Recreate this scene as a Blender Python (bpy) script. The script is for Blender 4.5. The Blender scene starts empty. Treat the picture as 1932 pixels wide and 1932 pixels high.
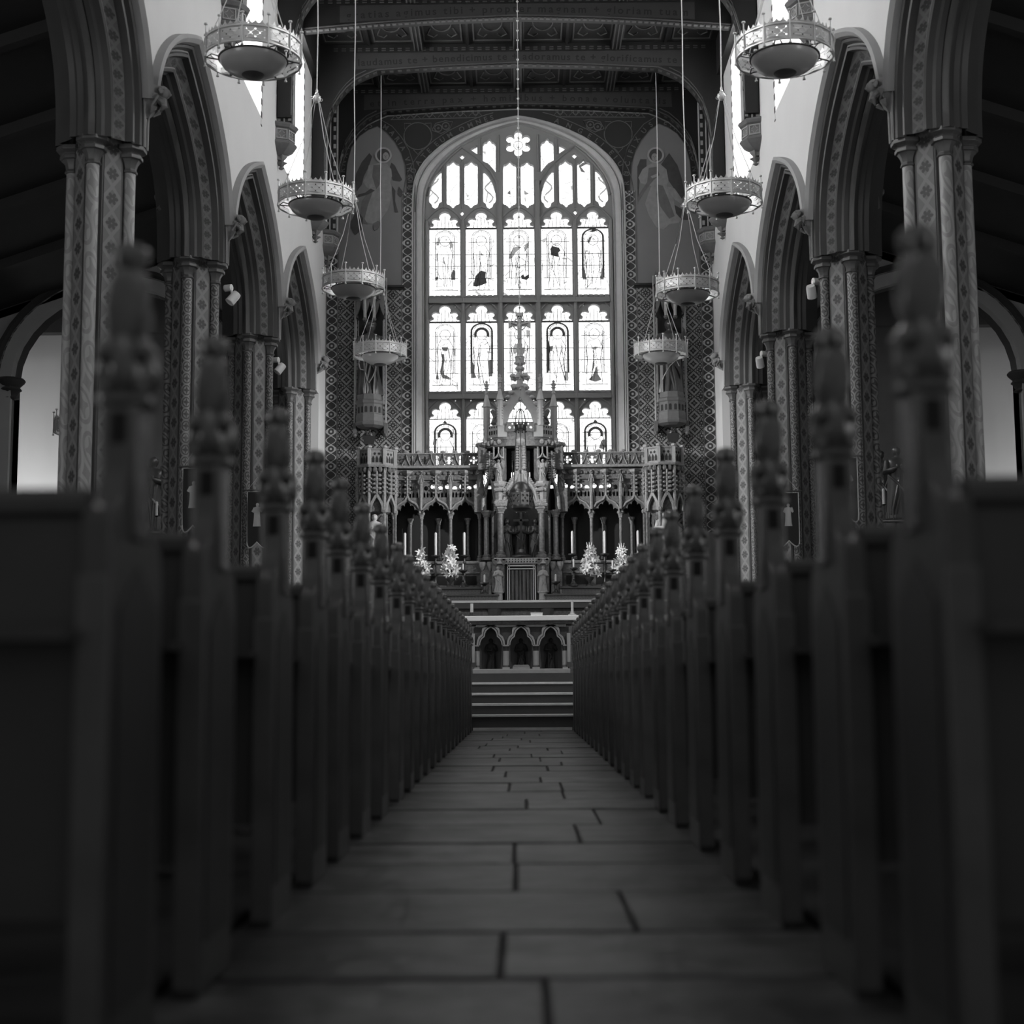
import bpy, math, random
from math import pi, sin, cos, sqrt, atan2, radians
from mathutils import Vector, Matrix
from mathutils.geometry import tessellate_polygon

# ------------------------------------------------------------------ camera, world, light, exposure
SC = bpy.context.scene
COL = SC.collection
RND = random.Random(7)
FPX, EYE = 2760.0, 0.72                      # focal length in pixels of the 1932 frame, eye height over the floor
_th, _ya, _ro = math.atan(322 / FPX), math.atan(17 / FPX), radians(0.4)
_f = Vector((-sin(_ya) * cos(_th), cos(_ya) * cos(_th), sin(_th)))
_r0 = _f.cross(Vector((0, 0, 1))).normalized()
_u0 = _r0.cross(_f)
_r = _r0 * cos(_ro) - _u0 * sin(_ro)
_u = _u0 * cos(_ro) + _r0 * sin(_ro)
cam = bpy.data.cameras.new('camera')
cam.sensor_width = 36.0
cam.lens = 36.0 * FPX / 1932
cam.clip_start, cam.clip_end = 0.05, 200
cam.dof.use_dof = True
cam.dof.focus_distance = 26.0
cam.dof.aperture_fstop = 1.75
camo = bpy.data.objects.new('camera', cam)
COL.objects.link(camo)
camo.matrix_world = Matrix(((_r.x, _u.x, -_f.x, 0), (_r.y, _u.y, -_f.y, 0), (_r.z, _u.z, -_f.z, EYE), (0, 0, 0, 1)))
SC.camera = camo

SC.view_settings.view_transform = 'Standard'
SC.view_settings.look = 'None'
SC.view_settings.gamma = 1.0
SC.view_settings.use_curve_mapping = False
SC.view_settings.exposure = 0.0
SC.cycles.use_denoising = True
SC.cycles.max_bounces = 6
SC.cycles.diffuse_bounces = 4
SC.cycles.sample_clamp_indirect = 4.0

W = bpy.data.worlds.new('overcast sky')
SC.world = W
W.use_nodes = True
W.node_tree.nodes['Background'].inputs[0].default_value = (1, 1, 1, 1)
W.node_tree.nodes['Background'].inputs[1].default_value = 0.16
EAST_GLASS, CLERE_LEFT, CLERE_RIGHT = 1.9, 20.5, 14.5    # brightness of the windows


def area(name, loc, rot, sx, sy, watts):
    l = bpy.data.lights.new(name, 'AREA')
    l.shape = 'RECTANGLE'; l.size = sx; l.size_y = sy; l.energy = watts
    o = bpy.data.objects.new(name, l); COL.objects.link(o)
    o.location = loc; o.rotation_euler = rot
    return o


# daylight of the windows behind the photographer and of the chapel windows outside the frame
area('west_window_daylight', (0, 1.0, 8.5), (radians(68), 0, 0), 4.5, 5.5, 40)
for _s in (-1, 1):                            # added fill to lift the dark aisles; no windows stand there
    area('aisle_fill', (_s * 10.4, 7.0, 4.2), (radians(90), 0, radians(_s * 40)), 3.0, 4.0, 170)
area('chapel_daylight_left', (-10.3, 27.2, 2.4), (radians(90), 0, radians(-15)), 1.4, 3.0, 200)
area('chapel_daylight_right', (10.3, 27.2, 2.4), (radians(90), 0, radians(15)), 1.4, 3.0, 95)


def spot(name, loc, aim, watts, deg=80):
    l = bpy.data.lights.new(name, 'SPOT'); l.energy = watts; l.spot_size = radians(deg); l.spot_blend = 0.8; l.shadow_soft_size = 0.06
    o = bpy.data.objects.new(name, l); COL.objects.link(o)
    o.location = loc; o.rotation_euler = (Vector(aim) - Vector(loc)).to_track_quat('-Z', 'Y').to_euler()


# the small floodlights on the piers, turned to the altar
for _s in (-1, 1):
    spot('pier_floodlight', (_s * 3.95, 20.9, 6.0), (-_s * 0.6, 26.1, 1.6), 380, 70)
    spot('pier_floodlight', (_s * 3.95, 25.75, 6.1), (-_s * 4.24, 30.5, 4.6), 2300, 44)


def ray(px, py):
    return _r * ((px - 966) / FPX) - _u * ((py - 966) / FPX) + _f


def at(px, py, Y):                           # the point at depth Y seen at a pixel of the photograph -> (X, Z)
    d = ray(px, py); t = Y / d.y
    return d.x * t, d.z * t + EYE


def zat(py, Y):
    return at(983, py, Y)[1]


# ------------------------------------------------------------------ object helpers
def tag(o, label=None, cat=None, group=None, kind=None):
    if label: o['label'] = label
    if cat: o['category'] = cat
    if group: o['group'] = group
    if kind: o['kind'] = kind
    return o


def thing(name, label, cat, loc=(0, 0, 0), group=None, kind=None):
    o = bpy.data.objects.new(name, None); COL.objects.link(o)
    o.empty_display_size = 0.1
    o.location = loc
    return tag(o, label, cat, group, kind)


def wloc(o):
    v = Vector((0, 0, 0))
    while o is not None:
        v += o.location; o = o.parent
    return v


def copy_tree(o, parent=None):
    c = o.copy(); COL.objects.link(c)
    if parent is not None: c.parent = parent
    for ch in list(o.children):
        if ch.get('_done'): continue
        copy_tree(ch, c)
    return c


class MB:
    """collects shapes and links them as ONE mesh object"""
    def __init__(s): s.v, s.f = [], []

    def add(s, vs, fs, m=None):
        n = len(s.v)
        s.v += [tuple(m @ Vector(p)) for p in vs] if m is not None else [tuple(p) for p in vs]
        s.f += [tuple(i + n for i in f) for f in fs]
        return s

    def box(s, x0, x1, y0, y1, z0, z1, m=None):
        return s.add([(x, y, z) for x in (x0, x1) for y in (y0, y1) for z in (z0, z1)],
                     [(0, 1, 3, 2), (4, 6, 7, 5), (0, 4, 5, 1), (2, 3, 7, 6), (0, 2, 6, 4), (1, 5, 7, 3)], m)

    def cbox(s, c, sz, m=None):
        return s.box(c[0] - sz[0] / 2, c[0] + sz[0] / 2, c[1] - sz[1] / 2, c[1] + sz[1] / 2, c[2] - sz[2] / 2, c[2] + sz[2] / 2, m)

    def lathe(s, prof, n=16, c=(0, 0, 0), a0=0.0, cap=True, mod=None, sweep=2 * pi):
        vs, fs = [], []
        full = sweep > 6.28
        k = n if full else n + 1
        for r, z in prof:
            for i in range(k):
                a = a0 + sweep * i / n
                q = r * (mod(a, z) if mod else 1)
                vs.append((c[0] + q * cos(a), c[1] + q * sin(a), c[2] + z))
        for j in range(len(prof) - 1):
            for i in range(n):
                b = (i + 1) % k
                fs.append((j * k + i, j * k + b, (j + 1) * k + b, (j + 1) * k + i))
        if cap and full:
            fs.append(tuple(reversed(range(k)))); fs.append(tuple(range((len(prof) - 1) * k, len(prof) * k)))
        return s.add(vs, fs)

    def ball(s, c, r, n=10, sq=(1, 1, 1)):
        vs, fs = [], []
        m = max(4, n // 2 + 1)
        for j in range(m + 1):
            t = pi * j / m
            for i in range(n):
                a = 2 * pi * i / n
                vs.append((c[0] + r * sq[0] * sin(t) * cos(a), c[1] + r * sq[1] * sin(t) * sin(a), c[2] + r * sq[2] * cos(t)))
        for j in range(m):
            for i in range(n):
                b = (i + 1) % n
                fs.append((j * n + i, (j + 1) * n + i, (j + 1) * n + b, j * n + b))
        return s.add(vs, fs)

    def tube(s, pts, r, n=6, close=False):
        pts = [Vector(p) for p in pts]
        rs = r if isinstance(r, (list, tuple)) else [r] * len(pts)
        vs, fs = [], []
        L = len(pts)
        for k, p in enumerate(pts):
            if close: d = pts[(k + 1) % L] - pts[k - 1]
            else: d = pts[min(k + 1, L - 1)] - pts[max(k - 1, 0)]
            d.normalize()
            q = d.orthogonal().normalized() if abs(d.z) > 0.95 else d.cross(Vector((0, 0, 1))).normalized()
            w = d.cross(q)
            for i in range(n):
                a = 2 * pi * i / n + pi / n
                vs.append(p + (q * cos(a) + w * sin(a)) * rs[k])
        for k in range(L if close else L - 1):
            for i in range(n):
                b = (i + 1) % n
                k2 = (k + 1) % L
                fs.append((k * n + i, k * n + b, k2 * n + b, k2 * n + i))
        if not close:
            fs.append(tuple(reversed(range(n)))); fs.append(tuple(range((L - 1) * n, L * n)))
        return s.add(vs, fs)

    def plate(s, outer, holes=(), y0=0.0, y1=0.05, fn=None):
        """a slab cut to an outline in the (a, b) plane, with holes; fn(a, b, t) maps to space"""
        if fn is None: fn = lambda a, b, t: (a, t, b)
        def area2(p): return sum(p[i][0] * p[(i + 1) % len(p)][1] - p[(i + 1) % len(p)][0] * p[i][1] for i in range(len(p)))
        o = list(outer) if area2(outer) > 0 else list(reversed(outer))
        hs = [list(h) if area2(h) < 0 else list(reversed(h)) for h in holes]
        loops = [o] + hs
        flat = [p for l in loops for p in l]
        tris = tessellate_polygon([[Vector((p[0], p[1], 0)) for p in l] for l in loops])
        n = len(flat)
        vs = [fn(p[0], p[1], y0) for p in flat] + [fn(p[0], p[1], y1) for p in flat]
        fs = []
        for t in tris:
            a, b, c = (flat[i] for i in t)
            if (b[0] - a[0]) * (c[1] - a[1]) - (c[0] - a[0]) * (b[1] - a[1]) < 0: t = (t[0], t[2], t[1])
            fs.append(tuple(t)); fs.append((t[2] + n, t[1] + n, t[0] + n))
        k = 0
        for l in loops:
            m = len(l)
            for i in range(m):
                a, b = k + i, k + (i + 1) % m
                fs.append((b, a, a + n, b + n))
            k += m
        return s.add(vs, fs)

    def flat(s, outer, holes=(), fn=None):
        if fn is None: fn = lambda a, b: (a, 0, b)
        loops = [list(outer)] + [list(h) for h in holes]
        flat = [p for l in loops for p in l]
        tris = tessellate_polygon([[Vector((p[0], p[1], 0)) for p in l] for l in loops])
        return s.add([fn(*p) for p in flat], [tuple(t) for t in tris])

    def grid(s, rows):
        n = len(rows[0])
        vs = [p for r in rows for p in r]
        fs = [(j * n + i, j * n + i + 1, (j + 1) * n + i + 1, (j + 1) * n + i) for j in range(len(rows) - 1) for i in range(n - 1)]
        return s.add(vs, fs)

    def build(s, name, mat, parent=None, bevel=0.0, smooth=35, label=None, org=None):
        me = bpy.data.meshes.new(name)
        off = Vector(org) if org is not None else wloc(parent)
        me.from_pydata([(p[0] - off.x, p[1] - off.y, p[2] - off.z) for p in s.v], [], s.f)
        me.materials.append(mat)
        if smooth:
            for p in me.polygons: p.use_smooth = True
            me.set_sharp_from_angle(angle=radians(smooth))
        o = bpy.data.objects.new(name, me); COL.objects.link(o)
        if parent is not None: o.parent = parent
        if org is not None: o.location = Vector(org) - wloc(parent)
        if bevel:
            b = o.modifiers.new('bevel', 'BEVEL'); b.width = bevel; b.segments = 2; b.limit_method = 'ANGLE'
        if label: o['label'] = label
        return o


def mirror(pts): return [(-x, z) for x, z in pts]


def arc(cx, cz, r, a0, a1, n=8, rz=None):
    rz = r if rz is None else rz
    return [(cx + r * cos(radians(a0 + (a1 - a0) * i / n)), cz + rz * sin(radians(a0 + (a1 - a0) * i / n))) for i in range(n + 1)]


def offset_half(path, d):
    """half arch path (from apex at x=0 down to the springing) offset inward by d, clipped at x=0, same count"""
    n = len(path); out = []
    for i in range(n):
        a = Vector(path[max(i - 1, 0)]); b = Vector(path[min(i + 1, n - 1)])
        t = (b - a).normalized()
        out.append(Vector(path[i]) + Vector((-abs(t.y), -abs(t.x))) * d)
    res = []
    k = 0
    while k < n - 1 and out[k + 1].x <= 0: k += 1
    a, b = out[k], out[k + 1]
    if a.x < 0: p0 = a + (b - a) * (-a.x / (b.x - a.x))
    else: p0 = Vector((0, a.y - d * 0.0)) if abs(a.x) < 1e-6 else (a + (a - b) * (a.x / max(1e-6, b.x - a.x)))
    q = [p0] + out[k + 1:]
    L = [0]
    for i in range(1, len(q)): L.append(L[-1] + (q[i] - q[i - 1]).length)
    for i in range(n):
        t = L[-1] * i / (n - 1)
        j = max(0, min(len(q) - 2, next((m for m in range(len(L) - 1) if L[m + 1] >= t), len(q) - 2)))
        u = (t - L[j]) / max(1e-9, L[j + 1] - L[j])
        res.append(q[j] + (q[j + 1] - q[j]) * u)
    return [(p.x, p.y) for p in res]


def sweep_arch(mb, half, prof, fn):
    """rings of (d inward, depth) swept along a symmetric arch; fn(x, z, depth) maps to space"""
    rows = []
    for d, t in prof:
        h = offset_half(half, d)
        full = [(-x, z) for x, z in reversed(h)] + h[1:]
        rows.append([fn(x, z, t) for x, z in full])
    mb.grid(rows)
    return mb


def resample(path, n):
    q = [Vector(p) for p in path]; L = [0]
    for i in range(1, len(q)): L.append(L[-1] + (q[i] - q[i - 1]).length)
    res = []
    for i in range(n):
        t = L[-1] * i / (n - 1)
        j = next((m for m in range(len(L) - 1) if L[m + 1] >= t - 1e-9), len(q) - 2)
        u = (t - L[j]) / max(1e-9, L[j + 1] - L[j])
        res.append(tuple(q[j] + (q[j + 1] - q[j]) * u))
    return res


_glyph = {}
def glyph(ch):
    if ch not in _glyph:
        cu = bpy.data.curves.new('letter', 'FONT'); cu.body = ch; cu.size = 1.0; cu.align_x = 'CENTER'; cu.resolution_u = 3; cu.offset = 0.018
        o = bpy.data.objects.new('letter', cu)
        me = bpy.data.meshes.new_from_object(o)
        vs = [tuple(v.co) for v in me.vertices]; fs = [tuple(p.vertices) for p in me.polygons]
        w = (max(v[0] for v in vs) - min(v[0] for v in vs)) if vs else 0.3
        _glyph[ch] = (vs, fs, w)
        bpy.data.objects.remove(o); bpy.data.curves.remove(cu); bpy.data.meshes.remove(me)
    return _glyph[ch]


def lettering(mb, text, path, size, fn, tall=1.0, t0=0.0, t1=1.0):
    """letters along a polyline path of (a, b); fn(a, b) maps to space. letters stand to the left of the direction"""
    q = [Vector(p) for p in path]; L = [0]
    for i in range(1, len(q)): L.append(L[-1] + (q[i] - q[i - 1]).length)
    ws = [0.35 if c == ' ' else glyph(c)[2] + 0.14 for c in text]
    tot = sum(ws); acc = 0
    for c, w in zip(text, ws):
        t = L[-1] * (t0 + (t1 - t0) * (acc + w / 2) / tot); acc += w
        if c == ' ': continue
        j = next((m for m in range(len(L) - 1) if L[m + 1] >= t), len(q) - 2)
        d = (q[j + 1] - q[j]).normalized(); p = q[j] + d * (t - L[j])
        n = Vector((-d.y, d.x))
        vs, fs, _ = glyph(c)
        mb.add([fn(*(p + d * (x * size) + n * (y * size * tall))) for x, y, _z in vs], fs)


# ------------------------------------------------------------------ materials
class NX:
    """tiny node expressions"""
    def __init__(s, nt, sock): s.nt, s.s = nt, sock
    def _op(s, op, *a):
        n = s.nt.nodes.new('ShaderNodeMath'); n.operation = op
        for i, v in enumerate((s,) + a):
            if isinstance(v, NX): s.nt.links.new(v.s, n.inputs[i])
            else: n.inputs[i].default_value = v
        return NX(s.nt, n.outputs[0])
    def __add__(s, o): return s._op('ADD', o)
    def __sub__(s, o): return s._op('SUBTRACT', o)
    def __mul__(s, o): return s._op('MULTIPLY', o)
    def __truediv__(s, o): return s._op('DIVIDE', o)
    def lt(s, o): return s._op('LESS_THAN', o)
    def gt(s, o): return s._op('GREATER_THAN', o)
    def mx(s, o): return s._op('MAXIMUM', o)
    def mn(s, o): return s._op('MINIMUM', o)
    def ab(s): return s._op('ABSOLUTE')
    def fr(s): return s._op('FRACT')
    def sn(s): return s._op('SINE')
    def cs(s): return s._op('COSINE')
    def sq(s): return s._op('SQRT')
    def at2(s, o): return s._op('ARCTAN2', o)
    def band(s, c, w): return (s - c).ab().lt(w)


def mat(name, g=0.3, rough=0.6, metal=0.0, pat=None, bump=0.0, bscale=20.0, mott=0.0, mscale=3.0, spec=0.5, coat=0.0):
    """grey material; pat(x, y, z, val) returns the grey from object coordinates"""
    m = bpy.data.materials.new(name); m.use_nodes = True
    nt = m.node_tree; b = nt.nodes['Principled BSDF']
    b.inputs['Roughness'].default_value = rough; b.inputs['Metallic'].default_value = metal
    b.inputs['Specular IOR Level'].default_value = spec
    b.inputs['Coat Weight'].default_value = coat
    b.inputs['Base Color'].default_value = (g, g, g, 1)
    tc = nt.nodes.new('ShaderNodeTexCoord')
    val = None
    if pat:
        sp = nt.nodes.new('ShaderNodeSeparateXYZ'); nt.links.new(tc.outputs['Object'], sp.inputs[0])
        val = pat(NX(nt, sp.outputs[0]), NX(nt, sp.outputs[1]), NX(nt, sp.outputs[2]))
    if mott:
        no = nt.nodes.new('ShaderNodeTexNoise'); no.inputs['Scale'].default_value = mscale; no.inputs['Detail'].default_value = 5
        nt.links.new(tc.outputs['Object'], no.inputs['Vector'])
        k = (NX(nt, no.outputs[0]) - 0.5) * (2 * mott) + 1.0
        val = (val * k) if val is not None else (k * g)
    if val is not None:
        cb = nt.nodes.new('ShaderNodeCombineColor')
        for i in range(3): nt.links.new(val.s, cb.inputs[i])
        nt.links.new(cb.outputs[0], b.inputs['Base Color'])
    if bump:
        no = nt.nodes.new('ShaderNodeTexNoise'); no.inputs['Scale'].default_value = bscale; no.inputs['Detail'].default_value = 4
        nt.links.new(tc.outputs['Object'], no.inputs['Vector'])
        bp = nt.nodes.new('ShaderNodeBump'); bp.inputs['Strength'].default_value = bump; bp.inputs['Distance'].default_value = 0.02
        nt.links.new(no.outputs[0], bp.inputs['Height']); nt.links.new(bp.outputs[0], b.inputs['Normal'])
    return m


def glow(name, e, lead=0.0, scale=6.0, seed=0.0):
    """glass with daylight behind it"""
    m = bpy.data.materials.new(name); m.use_nodes = True
    nt = m.node_tree; nt.nodes.remove(nt.nodes['Principled BSDF'])
    em = nt.nodes.new('ShaderNodeEmission'); em.inputs[1].default_value = e
    nt.links.new(em.outputs[0], nt.nodes['Material Output'].inputs[0])
    if lead:
        tc = nt.nodes.new('ShaderNodeTexCoord')
        mp = nt.nodes.new('ShaderNodeMapping'); mp.inputs['Location'].default_value = (seed, seed * .7, seed * 1.3)
        nt.links.new(tc.outputs['Object'], mp.inputs[0])
        v = nt.nodes.new('ShaderNodeTexVoronoi'); v.feature = 'DISTANCE_TO_EDGE'; v.inputs['Scale'].default_value = scale
        v.inputs['Randomness'].default_value = 0.9
        nt.links.new(mp.outputs[0], v.inputs['Vector'])
        ln = NX(nt, v.outputs['Distance']).lt(0.022)
        k = ln * (-lead) + 1.0
        cb = nt.nodes.new('ShaderNodeCombineColor')
        for i in range(3): nt.links.new(k.s, cb.inputs[i])
        nt.links.new(cb.outputs[0], em.inputs[0])
    return m


def P_diaper(p, lo, hi, ax=0):
    def f(x, y, z):
        u = (((x if ax == 0 else y) / p).fr() - 0.5).ab(); v = ((z / p).fr() - 0.5).ab()
        u2 = (((x if ax == 0 else y) / p + 0.5).fr() - 0.5).ab(); v2 = ((z / p + 0.5).fr() - 0.5).ab()
        r = (u * u + v * v).sq(); r2 = (u2 * u2 + v2 * v2).sq()
        dia = (u + v).band(0.5, 0.05)
        pet = (u * v).lt(0.010) * r.lt(0.27) * r.gt(0.06)
        leaf = ((u - v).ab().lt(0.045)) * r.lt(0.26) * r.gt(0.1)
        ring = r.band(0.31, 0.026)
        pet2 = (u2 * v2).lt(0.012) * r2.lt(0.24) * r2.gt(0.07)
        dark = dia.mx(pet).mx(leaf).mx(ring).mx(pet2).mx(r2.lt(0.04))
        return dark * (lo - hi) + hi
    return f


def P_chain(w, p, lo, hi, ax=0):
    """painted chain of crossing ribbons and rosettes running up, centred on the object's own x (or y) axis"""
    def f(x, y, z):
        u = ((x if ax == 0 else y) / w).ab(); t = z / p
        c = (t * pi).cs().ab()
        v = (t - 0.5).fr() - 0.5
        vv = (v * (p / w)).ab()
        alt = ((t * 0.5 + 0.25).fr()).lt(0.5)
        r = (u * u + vv * vv).sq()
        rib = (u - c * 0.85).ab().lt(0.10)
        ring = r.band(0.62, 0.09) * alt
        ctr = r.lt(0.2) * alt
        edge = u.gt(0.92)
        return rib.mx(ring).mx(ctr).mx(edge) * (hi - lo) + lo
    return f


def P_flower(p, lo, hi, ax='d'):
    """flower diaper: dark flowers in a pale lozenge net"""
    def f(x, y, z):
        s = {'x': x, 'y': y, 'b': x.ab() - 0.2125}[ax]
        u = s / p; v = (z / (p * 1.5)).fr() - 0.5
        r = (u * u + v * v * 2.2).sq()
        a = (v * 1.5).at2(u)
        fl = r.lt((a * 3.0).cs().ab() * 0.20 + 0.19) * r.gt(0.05)
        net = (u.ab() + v.ab() * 1.15).band(0.56, 0.13)
        return (net * 0.40 + fl * -0.56 + 0.58) * (hi - lo) + lo
    return f


def P_shaft(p, lo, hi, twist=0.0, k=4.0):
    """painted rosettes / scrolls round a shaft (object axis = z)"""
    def f(x, y, z):
        a = y.at2(x) / (2 * pi) * k + z * twist
        u = (a.fr() - 0.5).ab(); v = ((z / p).fr() - 0.5).ab()
        r = (u * u + v * v).sq()
        ring = r.band(0.38, 0.05); pet = (u * v).lt(0.012) * r.lt(0.3); cor = r.gt(0.56)
        d = ring.mx(pet).mx(cor)
        return d * (lo - hi) + hi
    return f


def P_dash(p, lo, hi, ax=2, duty=0.5):
    def f(x, y, z):
        s = (x, y, z)[ax]
        return (s / p).fr().lt(duty) * (hi - lo) + lo
    return f
# ------------------------------------------------------------------ the materials of the place
m_flag = [mat('flagstone tone %d' % k, g, 0.45, mott=2.0, mscale=q, bump=0.55, bscale=8) for k, (g, q) in enumerate(((0.048, 3.2), (0.06, 2.4), (0.078, 4.0)))]
m_mortar = mat('dark joint', 0.03, 0.9)
m_boards = mat('floor boards', 0.05, 0.6, mott=0.3)
m_step = mat('dark slate riser', 0.045, 0.55, mott=0.2, mscale=6)
m_nosing = mat('worn step edge', 0.6, 0.5, mott=0.2, mscale=8)
m_plaster = mat('white plaster', 0.62, 0.85, mott=0.06, mscale=1.2, bump=0.05, bscale=30)
m_arch = mat('painted arch stone', 0.058, 0.55, mott=0.25, mscale=3)
m_archlight = mat('pale hood stone', 0.30, 0.6, mott=0.15)
m_roll = mat('lit arch roll', 0.16, 0.5, mott=0.2)  # paler than the arch stone, painting the light on the moulding edges
m_pier = mat('dark pier stone', 0.06, 0.55, mott=0.3, mscale=4)
m_cap = mat('polished cap stone', 0.10, 0.4, mott=0.2)
m_wood = mat('dark oak', 0.045, 0.42, mott=0.35, mscale=5, bump=0.1, bscale=40)
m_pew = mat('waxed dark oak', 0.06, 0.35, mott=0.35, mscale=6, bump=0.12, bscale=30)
m_poppy = mat('lit polished oak', 0.115, 0.24, mott=0.4, mscale=14, bump=0.25, bscale=45, coat=0.4)  # paler than the body oak: paints the lit streaks of necks and poppyheads
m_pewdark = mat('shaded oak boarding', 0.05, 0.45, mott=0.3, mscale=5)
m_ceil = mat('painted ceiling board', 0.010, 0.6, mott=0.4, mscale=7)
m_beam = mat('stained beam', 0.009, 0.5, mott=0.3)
m_gilt = mat('dull gilt moulding', 0.30, 0.45, mott=0.2)
m_band = mat('inscription band', 0.024, 0.6, mott=0.2)
m_ink = mat('dark painted letters', 0.006, 0.7)
m_letter = mat('pale painted letters', 0.085, 0.6)
m_ceilline = mat('dim gilt ceiling line', 0.055, 0.5, mott=0.4, mscale=9)
m_diaper = mat('stencilled wall diaper', 0.2, 0.75, pat=P_diaper(0.29, 0.018, 0.25))
m_chain = mat('painted chain border', 0.2, 0.7, pat=P_chain(0.125, 0.19, 0.025, 0.34))
m_wallgrey = mat('plain painted wall', 0.16, 0.8, mott=0.1, mscale=2)
m_walldark = mat('dark painted spandrel', 0.013, 0.75, mott=0.15)
m_line = mat('pale painted lines', 0.085, 0.7)
m_frame = mat('window surround stone', 0.40, 0.65, mott=0.15, mscale=8)
m_tracery = mat('window tracery stone', 0.20, 0.6, mott=0.12)
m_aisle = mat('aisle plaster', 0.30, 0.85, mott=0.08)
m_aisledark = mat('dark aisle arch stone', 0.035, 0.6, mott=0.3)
m_dash = mat('chequered painted edge', 0.3, 0.7, pat=P_dash(0.22, 0.03, 0.6))
m_dashx = mat('dashed gilt line', 0.3, 0.6, pat=P_dash(0.17, 0.03, 0.22, 0, 0.5))
m_glassC = {-1: glow('bright left clerestory glass', CLERE_LEFT), 1: glow('bright right clerestory glass', CLERE_RIGHT)}
m_glassE = [glow('bright stained glass %d' % k, EAST_GLASS, 0.7, 6.5, k * 3.3) for k in range(3)]

# ------------------------------------------------------------------ floor of flagstones
floor = MB().box(-11, 11, -0.5, 31.3, -0.12, -0.012).build('floor', m_mortar)
tag(floor, 'dark stone floor with worn flagstones along the centre aisle', 'floor', kind='structure')
ys = [1.9, 2.55, 3.1, 3.70, 4.36, 5.2, 6.0, 6.74, 7.6, 8.5]
while ys[-1] < 22.0: ys.append(ys[-1] + RND.uniform(0.62, 0.95))
ys[-1] = 22.42
joint = {2: 0.05, 3: -0.06, 4: 0.33, 5: -0.03, 6: -0.04, 7: 0.26, 8: 0.40, 9: 0.02}
for k in range(len(ys) - 1):
    xs = [-0.86, joint.get(k, RND.uniform(-0.45, 0.45)), 0.86]
    if k > 9 and RND.random() < 0.4: xs.insert(1, xs[1] - RND.uniform(0.35, 0.5)) if xs[1] > -0.1 else xs.insert(2, xs[1] + RND.uniform(0.35, 0.5))
    for a, b in zip(xs[:-1], xs[1:]):
        h = RND.uniform(-0.004, 0.004)
        o = MB().box(a + 0.005, b - 0.005, ys[k] + 0.017, ys[k + 1] - 0.017, -0.05, h).build('paving_stone', RND.choice(m_flag), floor, bevel=0.008)
for s in (-1, 1):
    MB().box(s * 0.87, s * 4.2, 1.6, 21.6, -0.02, 0.015).build('floor_boarding', m_boards, floor)

# chancel steps: five risers with worn pale edges
st = thing('altar_steps', 'wide dark stone steps with worn pale edges rising to the altar', 'steps', (0, 22.42, 0))
zs = [zat(1348, 22.5), zat(1327, 22.85), zat(1307, 23.2), zat(1287, 23.55)]
y0 = 22.42
tops = []
for k, z in enumerate(zs):
    zb = 0 if k == 0 else zs[k - 1]
    MB().box(-3.9, 3.9, y0 + 0.36 * k, 26.0, zb - (0.0 if k else 0.01), z - 0.035).build('step', m_step, st)
    MB().box(-3.9, 3.9, y0 + 0.36 * k - 0.02, 26.0, z - 0.035, z).build('step_nosing', m_nosing, st, bevel=0.008)
MB().box(-0.75, 0.75, 22.33, 22.44, 0.0, zat(1373, 22.35)).build('threshold_stone', m_nosing, st)
DAIS = zat(1271, 24.3)                       # top of the dais before the plinth of the altar
MB().box(-3.9, 3.9, 23.95, 31.2, 0.3, DAIS).build('dais', m_step, st)

# ------------------------------------------------------------------ nave arcades
BAY, PY0, PX, WX = 4.62, 16.0, 4.73, 4.24
CAPZ = 6.77
PIERS = [PY0 + BAY * k for k in range(-1, 4)]
HALF = [(0, 9.13), (0.35, 9.0), (0.75, 8.83), (1.1, 8.66), (1.42, 8.46), (1.68, 8.26), (1.87, 8.08), (2.05, 7.83), (2.16, 7.6), (2.23, 7.36), (2.27, 7.1), (2.285, 6.77)]
HALF = resample(HALF, 22)
SILL = 10.02
PROF = [(0.0, 0.0), (0.03, 0.0), (0.05, 0.035), (0.08, 0.04), (0.10, 0.0), (0.13, 0.02), (0.16, 0.10), (0.19, 0.10), (0.20, 0.06), (0.235, 0.07), (0.25, 0.155)]
PROF2 = [(0.36, 0.27), (0.385, 0.27), (0.39, 0.24), (0.42, 0.26), (0.43, 0.33), (0.455, 0.36), (0.455, 0.62), (0.43, 0.65), (0.42, 0.72), (0.38, 0.71), (0.36, 0.71), (0.25, 0.83), (0.2, 0.9), (0.16, 0.88), (0.1, 0.98), (0.0, 0.98)]
m_flowerband = mat('flower stencilled face', 0.15, 0.6, pat=P_flower(0.12, 0.03, 0.12, 'b'))

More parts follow.
